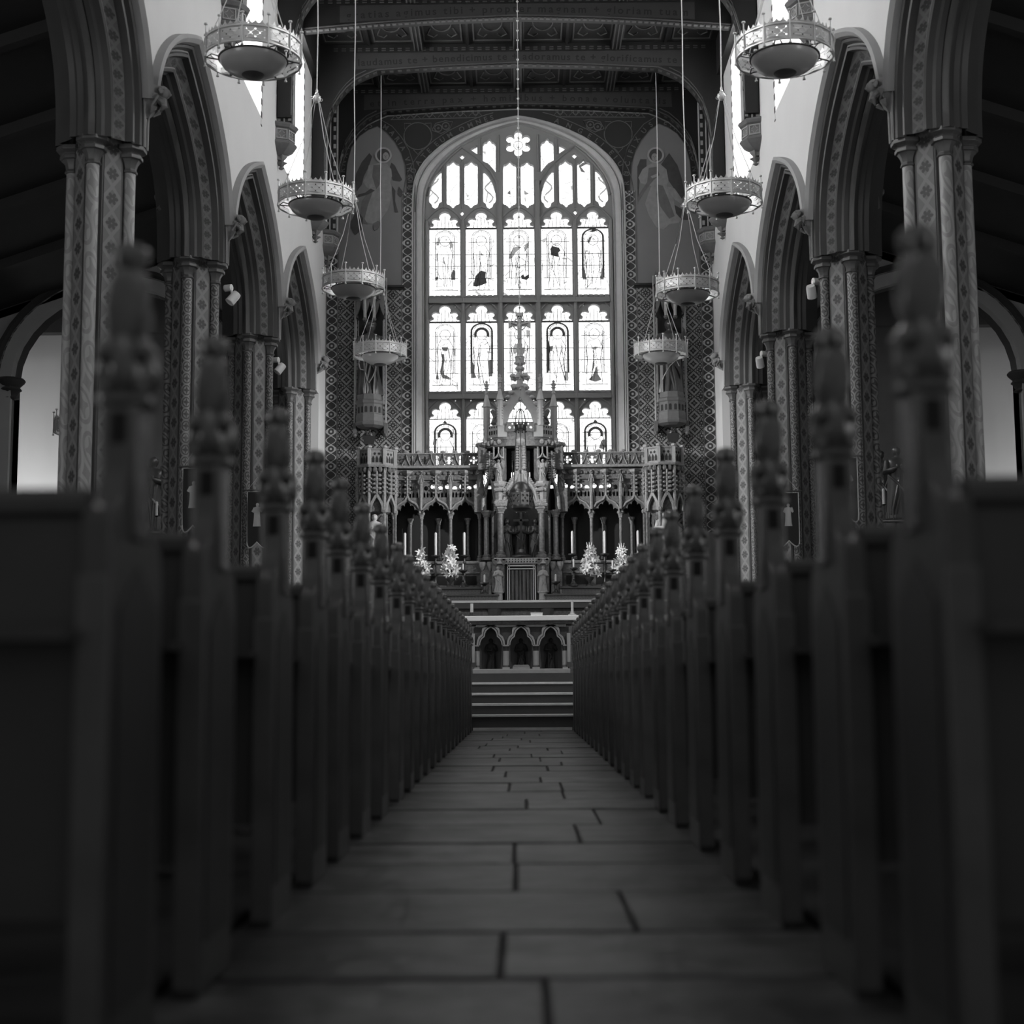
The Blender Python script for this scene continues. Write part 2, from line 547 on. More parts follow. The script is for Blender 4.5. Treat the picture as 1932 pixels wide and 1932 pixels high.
side_word = {-1: 'left', 1: 'right'}
WIN = {}
for s in (-1, 1):
    sw = side_word[s]
    # nave face above the arches
    mb = MB()
    def face(x):
        for i in range(len(PIERS) - 1):
            ym = (PIERS[i] + PIERS[i + 1]) / 2
            full = [(-a, z) for a, z in reversed(HALF)] + HALF[1:]
            top = [(ym + a, SILL) for a, z in full]
            yy = [ym + a for a, z in full]
            mb.grid([[(x, y, z) for y, (a, z) in zip(yy, full)], [(x, y, SILL) for y in yy]])
    face(s * WX); face(s * (WX + 0.98))
    for i, py in enumerate(PIERS):           # slivers over the piers
        mb.box(s * WX, s * (WX + 0.98), py - 0.026, py + 0.026, CAPZ + 0.3, SILL)
    mb.box(s * WX, s * (WX + 0.98), PIERS[-1] + 0.02, 31.4, CAPZ + .02, SILL)
    rs_ = MB().box(s * WX, s * (WX + 0.98), PIERS[-1] + 0.42, 31.4, DAIS - 0.2, CAPZ + .02).build('wall_chancel_' + sw, m_plaster, smooth=0)
    tag(rs_, 'short strip of white wall on the %s between the last pillar and the end wall' % sw, 'wall', kind='structure')
    # clerestory: solid wall between the window recesses
    wins = [(p + 0.32, p + 2.56) for p in PIERS[:-1]]
    WTOP = 13.0
    edges = [PIERS[0] - 0.1] + [e for w in wins for e in w] + [31.4]
    for a, b in zip(edges[0::2], edges[1::2]): mb.box(s * WX, s * (WX + 0.9), a, b, SILL, 14.6)
    for a, b in wins:
        mb.box(s * WX, s * (WX + 0.9), a, b, WTOP, 14.6)
        mb.add([(s * WX, a, SILL), (s * WX, b, SILL), (s * (WX + 0.7), b - 0.08, SILL + 0.62), (s * (WX + 0.7), a + 0.2, SILL + 0.62)], [(0, 1, 2, 3)])
        mb.add([(s * WX, b, SILL), (s * WX, b, WTOP), (s * (WX + 0.7), b - 0.08, WTOP), (s * (WX + 0.7), b - 0.08, SILL + 0.62)], [(0, 1, 2, 3)])
        mb.add([(s * WX, a, SILL), (s * WX, a, WTOP), (s * (WX + 0.7), a + 0.2, WTOP), (s * (WX + 0.7), a + 0.2, SILL + 0.62)], [(0, 1, 2, 3)])
    wall = mb.build('wall_' + sw, m_plaster, smooth=0)
    tag(wall, 'white plastered %s nave wall over the pointed arches' % sw, 'wall', kind='structure')
    for i, (a, b) in enumerate(wins):
        n = (i + 1) + (0 if s < 0 else len(wins))
        g = MB().box(s * (WX + 0.7), s * (WX + 0.74), a + 0.15, b - 0.05, SILL + 0.5, WTOP).build('window_%d' % n, m_glassC[s])
        tag(g, '%s clerestory window, %s in its row counted towards the altar' % (sw, ('first', 'second', 'third', 'fourth')[i]), 'window', kind='structure')
        MB().box(s * (WX + 0.66), s * (WX + 0.71), (a + b) / 2 - 0.05, (a + b) / 2 + 0.05, SILL + 0.55, WTOP).build('mullion', m_tracery, g)
        MB().box(s * (WX - 0.008), s * (WX + 0.0), b, b + 0.085, SILL - 0.14, 13.5).build('painted_border', m_dash, g)
    # the mouldings of every arch
    for i in range(len(PIERS) - 1):
        ym = (PIERS[i] + PIERS[i + 1]) / 2
        fn = lambda x, z, t, ym=ym: (s * (WX + t), ym + x, z)
        org = (s * WX, ym, 0)
        sweep_arch(MB(), HALF, PROF, fn).build('arch_moulding', m_arch, wall, smooth=25)
        sweep_arch(MB(), HALF, [(0.25, 0.155), (0.36, 0.27)], fn).build('painted_band', m_flowerband, wall, org=org)
        sweep_arch(MB(), HALF, PROF2, fn).build('arch_moulding', m_arch, wall, smooth=25)
        for dd_, tt_, rr_, mm_ in ((0.03, -0.004, 0.022, m_archlight), (0.17, 0.085, 0.014, m_roll), (0.375, 0.255, 0.013, m_roll), (0.44, 0.49, 0.07, m_arch)):
            sweep_arch(MB(), HALF, [(dd_ + rr_ * cos(a), tt_ + rr_ * sin(a)) for a in [2 * pi * k / 6 for k in range(7)]], fn).build('arch_roll', mm_, wall, smooth=60)
        hood = [p for p in HALF if p[1] > 7.35] + [(2.232, 7.33)]
        sweep_arch(MB(), resample(hood, 20), [(-0.03, 0.0), (-0.03, -0.10), (0.02, -0.12), (0.07, -0.07), (0.09, 0.0)], fn).build('hood_moulding', m_archlight, wall, smooth=25)

# ------------------------------------------------------------------ clustered piers
SH_MATS = [mat('shaft with faint scrolls', 0.30, 0.5, pat=P_shaft(0.5, 0.26, 0.36, 1.1, 2)),
           mat('shaft with rosettes', 0.26, 0.5, pat=P_shaft(0.17, 0.08, 0.27, 0.0, 3)),
           mat('shaft with leaf lozenges', 0.2, 0.5, pat=P_shaft(0.19, 0.05, 0.19, 1.6, 3)),
           mat('shaft with zigzag sprigs', 0.2, 0.5, pat=P_shaft(0.24, 0.06, 0.19, 2.2, 2))]
FACE_M = {}
def face_mat(a):
    """flower stencil on a slanted face: runs along the face"""
    if a not in FACE_M:
        def pat(x, y, z, a=a): return P_flower(0.19, 0.05, 0.20, 'x')(x * cos(a) + y * sin(a), y, z)
        FACE_M[a] = mat('flower stencilled pier face', 0.15, 0.6, pat=pat)
    return FACE_M[a]


def make_pier(shafts):
    root = thing('clustered_pier', None, 'pillar')
    c = [(0.27, -0.09), (0.27, 0.09), (0.09, 0.27), (-0.09, 0.27), (-0.27, 0.09), (-0.27, -0.09), (-0.09, -0.27), (0.09, -0.27)]
    MB().plate(c, (), 0.0, CAPZ + 0.12, fn=lambda a, b, t: (a, b, t)).build('pier_core', m_pier, root)
    for q in range(4):                       # painted slanted faces between the shafts
        a = pi / 4 + q * pi / 2
        u = Vector((cos(a), sin(a), 0)); v = Vector((-sin(a), cos(a), 0))
        p = [u * 0.262 + v * k for k in (-0.105, 0.105)]
        mb = MB()
        b = [u * 0.25 + v * k for k in (-0.105, 0.105)]
        mb.add([(*p[0].xy, 0.5), (*p[1].xy, 0.5), (*p[1].xy, CAPZ + 0.05), (*p[0].xy, CAPZ + 0.05), (*b[0].xy, 0.5), (*b[1].xy, 0.5), (*b[1].xy, CAPZ + 0.05), (*b[0].xy, CAPZ + 0.05)],
               [(0, 1, 2, 3), (0, 3, 7, 4), (1, 5, 6, 2), (3, 2, 6, 7)])
        mb.build('painted_face', face_mat(round(a + pi / 2, 4)), root)
    for q in range(4):
        a = q * pi / 2
        c = (0.32 * cos(a), 0.32 * sin(a), 0)
        sh = MB().lathe([(0.07, 0.42), (0.07, CAPZ - 0.3)], 20, c).build('shaft', SH_MATS[shafts[q]], root, org=c)
        MB().lathe([(0.085, -0.30), (0.095, -0.285), (0.085, -0.265), (0.078, -0.255), (0.09, -0.2), (0.125, -0.145), (0.15, -0.14), (0.15, -0.1), (0.125, -0.085), (0.14, -0.07), (0.19, -0.045), (0.19, 0.0), (0.15, 0.012)],
                   8, (c[0], c[1], CAPZ), pi / 8).build('capital', m_cap, root, smooth=20, bevel=0.004)
        MB().lathe([(0.13, 0.0), (0.13, 0.2), (0.11, 0.24), (0.115, 0.3), (0.085, 0.36), (0.09, 0.4), (0.07, 0.42)], 8, c, pi / 8).build('shaft_base', m_cap, root, smooth=20)
    return root


ORD = ('outermost', 'nearest', 'second', 'third', 'farthest')
for s in (-1, 1):
    for i, py in enumerate(PIERS):
        near = i <= 1
        # order: +x, +y, -x, -y shafts
        sh = (0, 2, 0, 0) if near else ((2, 2, 3, 1) if s < 0 else (3, 2, 2, 1))
        if i >= 3: sh = (2, 2, 2, 2)
        r = make_pier(sh)
        r.location = (s * PX, py, 0)
        lab = ('tall clustered stone pillar of the %s arcade, just outside the picture beside the first pews' if i == 0 else
               ('%s tall clustered pillar in view on the %s, its pale shafts faintly scrolled' % ('nearest', '%s') if i == 1 else
                ('%s clustered pillar from the camera on the %s, stencilled with rosettes and flowers' % (ORD[i], '%s') if i < 4 else 'clustered pillar on the %s standing closest to the end wall')))
        tag(r, lab % side_word[s], 'pillar', 'clustered pillars of the nave arcades')

# carved head stops where the hoods meet
m_carve = mat('carved pale stone', 0.28, 0.6, mott=0.2, mscale=20)
def make_stop():
    r = thing('carved_stop', None, 'carving')
    b = MB()
    b.lathe([(0.02, -0.2), (0.06, -0.15), (0.10, -0.06), (0.12, 0.03), (0.10, 0.1), (0.13, 0.14), (0.13, 0.18), (0.05, 0.19)], 10, (0.0, 0, 0), mod=lambda a, z: 1 + 0.22 * sin(5 * a + 9 * z))
    b.build('leaf_bracket', m_carve, r)
    h = MB().ball((0.19, 0, 0.09), 0.062, 12, (1.15, 0.9, 1.1))
    h.ball((0.255, 0, 0.075), 0.02, 6); h.ball((0.17, 0, 0.14), 0.06, 8, (1, 1.1, 0.6))
    for k in range(7):
        a = -1.9 + k * 0.63; h.ball((0.165 - 0.02 * cos(a), 0.062 * sin(a), 0.10 + 0.035 * cos(a)), 0.028, 6)
    h.tube([(0.12, 0, 0.04), (0.17, 0, 0.0), (0.19, 0, -0.06), (0.15, 0, -0.12)], [0.05, 0.055, 0.045, 0.02], 8)
    h.build('carved_head', m_carve, r)
    w = MB()
    for q in (-1, 1):
        w.tube([(0.05, q * 0.06, 0.08), (0.12, q * 0.11, 0.02), (0.10, q * 0.10, -0.09), (0.05, q * 0.05, -0.16)], [0.03, 0.04, 0.035, 0.01], 6)
        w.tube([(0.1, q * 0.05, 0.03), (0.17, q * 0.04, -0.02), (0.19, q * 0.01, -0.05)], [0.03, 0.025, 0.02], 6)
    w.build('wing', m_carve, r)
    return r
stop0 = make_stop(); used = False
for s in (-1, 1):
    for i, py in enumerate(PIERS):
        if i == 0: continue
        r = copy_tree(stop0) if used else stop0; used = True
        r.location = (s * (WX - 0.02), py, 7.33); r.rotation_euler = (0, 0, 0 if s < 0 else pi)
        tag(r, 'carved stone head stop above the %s pillar on the %s' % (('', 'nearest', 'second', 'third', 'last')[i], side_word[s]), 'carving', 'carved stops between the hood mouldings')

# ------------------------------------------------------------------ ceiling with painted beams
CZ = 13.86
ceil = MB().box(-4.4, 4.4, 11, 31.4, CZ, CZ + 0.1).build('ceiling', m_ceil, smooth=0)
tag(ceil, 'dark panelled timber ceiling painted with scrolls', 'ceiling', kind='structure')
TRUSS = [20.3, 22.5, 24.65, 26.75, 28.9, 31.05]
SOFF = [(0, 13.40), (1.5, 13.35), (2.9, 13.27), (3.3, 13.10), (3.6, 12.83), (3.8, 12.5), (3.92, 12.1), (3.97, 11.7), (3.98, 10.6)]
SOFF = resample(SOFF, 26)
TOPB = [(x, 13.80) if z > 13.2 else (4.2, max(z, 10.6)) for x, z in SOFF]
for i, ty in enumerate(TRUSS):
    low = i == 5
    zl = 13.1 if i in (1, 3) else 10.6
    half_ = [p for p in SOFF if p[1] > zl - .01 and (zl < 12 or p[0] < 2.8)] + ([(4.1, 13.17)] if zl > 12 else []) 
    full = [(-x, z) for x, z in reversed(half_)] + half_[1:]
    outl = full + [(4.22, zl), (4.22, 13.85), (-4.22, 13.85), (-4.22, zl)]
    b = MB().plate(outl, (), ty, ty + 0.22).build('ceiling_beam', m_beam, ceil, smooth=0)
    fy = lambda a, c, d: (a, ty + d, c)
    # gilt line along the soffit edge and dashes under it
    ln = MB()
    ln.tube([(x, ty - 0.005, z + 0.03) for x, z in full], 0.016, 4)
    ln.build('gilt_line', m_ceilline, b)
    ds = MB(); q = resample(full, 140)
    for k in range(1, 138, 2):
        a, c = Vector(q[k]), Vector(q[k + 1])
        d = (c - a).normalized(); m = (a + c) / 2
        if m.y < 11: continue
        M = Matrix.Translation((m.x, ty + 0.06, m.y + 0.004)) @ Matrix.Rotation(-atan2(d.y, d.x), 4, 'Y')
        ds.cbox((0, 0, 0), (0.075, 0.08, 0.03), M)
    ds.build('gilt_dash', m_ceilline, b)['kind'] = 'stuff'
    ds = MB()
    for zz in (13.70, 13.745):
        for k in range(-23, 24): ds.box(k * 0.165, k * 0.165 + 0.085, ty - 0.012, ty, zz, zz + 0.02)
    ds.build('gilt_dash', m_ceilline, b)['kind'] = 'stuff'
    MB().plate([(-3.4, 13.31), (-1.5, 13.40), (0, 13.45), (1.5, 13.40), (3.4, 13.31), (3.4, 13.66), (-3.4, 13.66)], (), ty - 0.004, ty).build('inscription_band', m_band, b, smooth=0)
    if i >= 3:
        t = MB()
        txt = {3: 'gratias agimus tibi + propter magnam + gloriam tuam', 4: 'laudamus te + benedicimus te + adoramus te + glorificamus te', 5: 'et in terra pax + hominibus + bonae voluntatis'}[i]
        pth = [(-3.3, 13.38), (-1.5, 13.455), (0, 13.49), (1.5, 13.455), (3.3, 13.38)]
        lettering(t, txt, pth, 0.21, lambda a, c: (a, ty - 0.008, c), tall=1.0)
        t.build('painted_inscription', m_ink, b, smooth=0)
    for q in (-1, 1) if i not in (1, 3) else ():  # carved spandrel line of the brace
        MB().tube([(q * x, ty - 0.01, z + 0.11) for x, z in SOFF if 11.2 < z < 13.2], 0.012, 4).build('gilt_line', m_ceilline, b)
for k in range(-3, 4):                       # purlins: a thick one, a thin one
    x = k * 1.02; thick = k % 2 == 0
    w = 0.09 if thick else 0.025
    p = MB().box(x - w, x + w, 11, 31.3, CZ - (0.16 if thick else 0.05), CZ)
    p.build('purlin', m_beam, ceil, smooth=0)
    if thick:
        g = MB()
        for q in (-0.075, 0.0, 0.075): g.box(x + q - 0.012, x + q + 0.012, 11, 31.2, CZ - 0.172, CZ - 0.16)
        g.build('gilt_line', m_ceilline, ceil)
for i in range(len(TRUSS) - 1):
    a, b = TRUSS[i] + 0.3, TRUSS[i + 1]
    for k in range(-4, 4):
        x0, x1 = k * 1.02 + 0.11, (k + 1) * 1.02 - 0.11
        fr = MB()
        o = [(x0, a + 0.12), (x1, a + 0.12), (x1, b - 0.12), (x0, b - 0.12)]
        h = [(x0 + 0.03, a + 0.15), (x1 - 0.03, a + 0.15), (x1 - 0.03, b - 0.15), (x0 + 0.03, b - 0.15)]
        fr.plate(o, [h], CZ - 0.02, CZ, fn=lambda u, v, t: (u, v, t))
        pn = fr.build('ceiling_panel', m_ceilline, ceil, smooth=0)
        if i >= 2:
            sc = MB(); cx, cy = (x0 + x1) / 2, (a + b) / 2
            sc.tube([(cx + 0.2 * cos(t), cy + 0.35 * sin(t), CZ - 0.012) for t in [2 * pi * j / 20 for j in range(20)]], 0.014, 4, True)
            for q in (-1, 1):
                for w in (-1, 1):
                    sc.tube([(cx + q * 0.22, cy + w * 0.2, CZ - 0.012), (cx + q * 0.3, cy + w * 0.5, CZ - 0.012), (cx + q * 0.18, cy + w * 0.62, CZ - 0.012), (cx + q * 0.1, cy + w * 0.5, CZ - 0.012)], 0.014, 4)
            sc.build('painted_scroll', m_ceilline, pn)
    for k in (-3, -1, 1, 3):
        MB().lathe([(0.02, -0.09), (0.08, -0.07), (0.14, -0.03), (0.16, 0.0)], 12, (k * 1.02, a + 0.14, CZ - 0.01), mod=lambda t, z: 1 + 0.2 * cos(6 * t)).build('carved_boss', m_ceilline, ceil)

for s in (-1, 1): MB().box(s * 4.1, s * 4.24, 11, 31.3, 13.12, CZ).build('wall_plate', m_beam, ceil, smooth=0)

# wall posts on carved corbels
m_corb = mat('carved painted corbel', 0.13, 0.55, mott=0.25, mscale=12)
def make_corbel():
    r = thing('wall_post', None, 'post')
    MB().box(0.0, 0.26, -0.17, 0.17, 0.42, 3.4).build('post', m_beam, r)
    g = MB()
    for q in (-0.1, 0, 0.1): g.tube([(0.265, q, 0.45), (0.265, q, 3.4)], 0.018, 5)
    for q in (-1, 1): g.tube([(0.13, q * 0.172, 0.45), (0.13, q * 0.172, 3.4)], 0.016, 5)
    d = MB()
    for q in (-0.176, 0.168):
        for k in range(14):
            for x in (0.01, 0.2): d.box(x, x + 0.055, q, q + 0.008, 0.5 + k * 0.2, 0.6 + k * 0.2)
    g.build('post_moulding', m_gilt, r)
    d.build('gilt_dash', m_gilt, r)['kind'] = 'stuff'
    half = lambda prof, n=4: MB().lathe(prof, n, (0, 0, 0), -pi / 2 - 0.0, False, sweep=pi)
    c = half([(0.0, 0.44), (0.34, 0.44), (0.36, 0.40), (0.33, 0.36), (0.29, 0.34), (0.29, 0.13), (0.32, 0.11), (0.34, 0.07), (0.31, 0.03), (0.22, -0.03), (0.12, -0.09), (0.08, -0.10), (0.08, -0.17), (0.0, -0.17)])
    co = c.build('corbel', m_corb, r, smooth=20)
    fr = MB()
    for k in range(4):
        a = -pi / 2 + pi / 8 + k * pi / 4
        rr = 0.29 * cos(pi / 8) + 0.004
        M = Matrix.Translation((rr * cos(a), rr * sin(a), 0.235)) @ Matrix.Rotation(a - pi / 2, 4, 'Z')
        b = MB().plate([(-0.1, -0.09), (0.1, -0.09), (0.1, 0.09), (-0.1, 0.09)], [[(-0.08, -0.07), (0.08, -0.07), (0.08, 0.07), (-0.08, 0.07)]], -0.006, 0.012)
        b.tube([(0.055 * cos(t) * (1 + .25 * cos(4 * t)), -0.004, 0.055 * sin(t) * (1 + .25 * cos(4 * t))) for t in [2 * pi * j / 24 for j in range(24)]], 0.008, 4, True)
        fr.add(b.v, b.f, M)
    fr.build('corbel_panel', m_carve, co)
    f = MB().lathe([(0.0, -0.34), (0.02, -0.33), (0.05, -0.31), (0.02, -0.285), (0.03, -0.26), (0.09, -0.22), (0.08, -0.2), (0.03, -0.18), (0.08, -0.12), (0.09, -0.08)], 10, (0.06, 0, 0), mod=lambda a, z: 1 + 0.2 * cos(5 * a))
    f.build('corbel_finial', m_corb, r)
    return r
c0 = make_corbel(); first = True
for s in (-1, 1):
    for i, py in enumerate((20.62, 25.24, 29.3, 31.12)):
        r = c0 if first else copy_tree(c0); first = False
        r.location = (s * WX, py - (0.35 if i < 2 else 0.1), 10.06); r.rotation_euler = (0, 0, 0 if s < 0 else pi)
        tag(r, 'dark timber wall post on a carved corbel, %s on the %s wall' % (('nearest', 'second', 'third', 'cornermost')[i], side_word[s]), 'wall post', 'timber wall posts on carved corbels')
# ------------------------------------------------------------------ east wall with the great window
EY, TY = 31.3, 31.60
def T1(x, y, Y=TY): return at(770 + x / 4.6, 220 + y / 4.6, Y)          # survey points read off the photograph
def T2(x, y, Y=TY): return at(770 + x / 4.6, 550 + y / 4.6, Y)
def half1(pts, Y):                            # left-hand survey points -> right half path, x = 0 first
    q = [T1(x, y, Y) for x, y in pts]
    x0 = q[0][0]
    return [(max(0, x0 - x), z) for x, z in q]
inner = half1([(962, 72), (880, 88), (800, 111), (700, 150), (580, 205), (470, 265), (380, 335), (300, 420), (235, 510), (190, 600), (165, 690), (157, 800)], TY)
outer = half1([(962, -4), (900, 6), (830, 20), (700, 55), (600, 90), (500, 135), (400, 185), (300, 248), (200, 333), (130, 412), (85, 490), (55, 580), (45, 680), (42, 800)], EY)
ZB = 4.6
inner.append((inner[-1][0], ZB)); outer.append((outer[-1][0], ZB))
inner = resample(inner, 60); outer = resample(outer, 60)
full = lambda h: [(-x, z) for x, z in reversed(h)] + h[1:]
we = MB().plate([(-4.45, -0.1), (4.45, -0.1), (4.45, 14.6), (-4.45, 14.6)], [full(outer)], EY, EY + 0.5).build('wall_east', m_wallgrey, smooth=0)
tag(we, 'painted end wall with stencilled patterns round the great window', 'wall', kind='structure')
fr = MB(); rows = []
for t, d in [(0, 0), (0, -0.05), (0.08, -0.06), (0.14, 0.0), (0.22, 0.02), (0.26, 0.13), (0.34, 0.10), (0.42, 0.14), (0.74, 0.17), (0.78, 0.24), (0.9, 0.22), (1.0, 0.34)]:
    h = [(a[0] * (1 - t) + b[0] * t, a[1] * (1 - t) + b[1] * t) for a, b in zip(outer, inner)]
    rows.append([(x, EY + d, z) for x, z in full(h)])
fr.grid(rows).build('window_surround', m_frame, we, smooth=22)

win = thing('window_9', 'great stained glass end window of five tall lights', 'window', (0, TY, 0), kind='structure')
holes = []                                   # (polygon, glass number)
def head(xc, w, zbar, zbot, lift=1.0):
    r = [(0.5, 0.0), (0.5, 0.02), (0.45, 0.07), (0.38, 0.085), (0.355, 0.12)]
    r += [(0.30 + 0.125 * cos(radians(a)), 0.205 + 0.105 * sin(radians(a))) for a in (-45, -10, 25, 60, 95, 125)]
    r += [(0.155, 0.28)]
    r += [(0.19 * cos(radians(a)), 0.36 + (0.17 if a > 0 else 0.19) * sin(radians(a))) for a in (-15, 10, 32, 54, 74, 90)]
    pts = [(xc + u * w, zbar + v * w * lift) for u, v in r]
    pts += [(2 * xc - x, z) for x, z in reversed(pts[:-1])]
    return [(xc + w / 2, zbot)] + pts + [(xc - w / 2, zbot)]
CX = [T1(317.5, 1200)[0], T1(634, 1200)[0], 0.0]
CX = [CX[0], CX[1], 0.0, -CX[1], -CX[0]]
LW = (T1(452, 1200)[0] - T1(183, 1200)[0])
LW3 = (T1(1095, 1200)[0] - T1(832, 1200)[0])
ROWS = [(T1(962, 955)[1], T1(962, 1550)[1]), (T2(962, 252)[1], T2(962, 862)[1]), (T2(962, 1095)[1], T2(962, 1735)[1])]
mains = []
for k, (zb, zt) in enumerate(ROWS):
    for j, xc in enumerate(CX):
        p = head(xc, LW, zb, zt); holes.append(p); mains.append((j, k, xc, zb, zt))
def both(pts, org=T1):
    q = [org(x, y) for x, y in pts]; c = T1(962.5, 700)[0]
    q = [(x - c, z) for x, z in q]
    holes.append(q); holes.append(mirror(q))
def lancet(x0, x1, y0, y1):
    w = x1 - x0; c = (x0 + x1) / 2
    e = [(0.5, 0.0), (0.47, 0.10), (0.36, 0.17), (0.25, 0.17), (0.22, 0.24), (0.12, 0.27), (0.11, 0.33), (0.0, 0.42)]
    up = [(c + u * w, y0 + (0.42 - v) * w) for u, v in e]; up += [(2 * c - x, y) for x, y in reversed(up[:-1])]
    dn = [(c - u * w, y1 - (0.42 - v) * w) for u, v in e]; dn += [(2 * c - x, y) for x, y in reversed(dn[:-1])]
    return up + dn
hl = [(183, 720), (190, 650), (215, 570), (250, 510), (282, 475), (295, 475), (295, 740), (272, 755), (262, 785), (240, 800), (215, 785), (207, 760), (190, 745)]
both(hl); both([(950 - x, y) for x, y in hl])
both(lancet(337, 450, 380, 795)); both(lancet(492, 608, 380, 795)); both(lancet(828, 942, 385, 795))
both([(652, 385), (652, 245), (668, 222), (690, 217), (695, 203), (708, 193), (721, 203), (727, 217), (748, 224), (764, 245), (764, 482), (735, 445), (700, 408)])
both([(540, 283), (603, 246), (604, 326)])
both([(440, 345), (458, 333), (472, 321), (486, 333), (503, 345), (488, 358), (472, 373), (456, 358)])
both([(450, 836), (472, 812), (495, 836), (472, 862)])
cz = T1(962, 232); rr = []
for i in range(72):
    a = 2 * pi * i / 72
    r_ = (0.16 + 0.14 * abs(cos(3 * (a - pi / 2))) ** 0.6)
    rr.append((r_ * cos(a), cz[1] + r_ * sin(a)))
holes.append(rr)
for zz in (T1(962, 1640)[1], T2(962, 940)[1]):   # little eyelets beside the mullions
    for xc in (-1.42, -1.08, -0.56, -0.30, 0.30, 0.56, 1.08, 1.42):
        holes.append(arc(xc, zz, 0.022, 0, 315, 7))
io = [(x + 0.06 if z > 4.7 else x + 0.06, z + 0.05) for x, z in inner]
tr = MB().plate(full(io), holes, TY, TY + 0.14).build('tracery', m_tracery, win, smooth=30)
mu = MB()
xm = [(CX[0] - LW / 2 - 0.05), (CX[0] + CX[1]) / 2, (CX[1] + CX[2]) / 2]
for x in xm:
    for q in (-1, 1):
        zt = T1(962, 905)[1] if abs(x) > 0.6 else T1(962, 560)[1]
        mu.tube([(q * x, TY - 0.03, ZB), (q * x, TY - 0.03, zt)], 0.042 if abs(x) > 0.6 else 0.06, 6)
mu.build('mullion', m_tracery, win)
rb = MB()
c1 = T1(962.5, 700)[0]
def rib(pts, r=0.022):
    q = [(T1(x, y)[0] - c1, T1(x, y)[1]) for x, y in pts]
    rb.tube([(x, TY - 0.012, z) for x, z in q], r, 5); rb.tube([(-x, TY - 0.012, z) for x, z in q], r, 5)
rib([(165, 690), (185, 610), (230, 520), (300, 425), (380, 342), (470, 268), (560, 325), (650, 400), (720, 475), (770, 560), (790, 640), (797, 720), (797, 900)], 0.03)
for x in (316, 473, 630): rib([(x, 420 if x != 473 else 380), (x, 800)], 0.018)
rib([(628, 330), (628, 200), (640, 185)]); rib([(788, 480), (788, 160)]); rib([(962, 800), (962, 400)], 0.02)
for k, (xa, xb) in enumerate(((160, 475), (475, 797), (797, 962 + 165))):
    for org, y0 in ((T1, 905), (T1, 1700), (T2, 1040)):
        pts = []
        c = (xa + xb) / 2; hw = (xb - xa) / 2
        for t in range(-8, 9):
            u = t / 8
            pts.append((c + u * hw, y0 - 120 * (1 - abs(u) ** 1.7)))
        q = [(org(x, y)[0] - c1, org(x, y)[1]) for x, y in pts]
        rb.tube([(x, TY - 0.012, z) for x, z in q], 0.022, 5)
        if k < 2: rb.tube([(-x, TY - 0.012, z) for x, z in q], 0.022, 5)
rb.build('tracery_rib', m_tracery, win)
for zz, dz in ((T1(962, 1592)[1], 0.05), (T2(962, 905)[1], 0.05)):
    b = MB().box(-2.0, 2.0, TY - 0.06, TY, zz - dz, zz + dz)
    b.box(-2.0, 2.0, TY - 0.09, TY, zz - dz - 0.02, zz - dz + 0.02)
    to = b.build('transom', m_tracery, win, smooth=0)
    b = MB()
    for i in range(-17, 17):
        x = (i + 0.5) * 0.117
        b.box(x - 0.04, x + 0.04, TY - 0.07, TY - 0.02, zz + dz, zz + dz + 0.05)
    b.build('transom_cresting', m_tracery, to, smooth=0)

def cen(p): return sum(a for a, b in p) / len(p), sum(b for a, b in p) / len(p)
GY = TY + 0.15
for i, h in enumerate(holes):
    c = cen(h)
    g = [(c[0] + (x - c[0]) * 1.1 , c[1] + (z - c[1]) * 1.06) for x, z in h]
    MB().flat(g, fn=lambda a, b: (a, GY, b)).build('glass_pane', m_glassE[i % 3], win, smooth=0)
m_dk = [glow('deep toned glass %d' % k, e, 0.3, 9) for k, e in enumerate((0.05, 0.16, 0.38))]
m_lead = mat('lead cames', 0.05, 0.6)
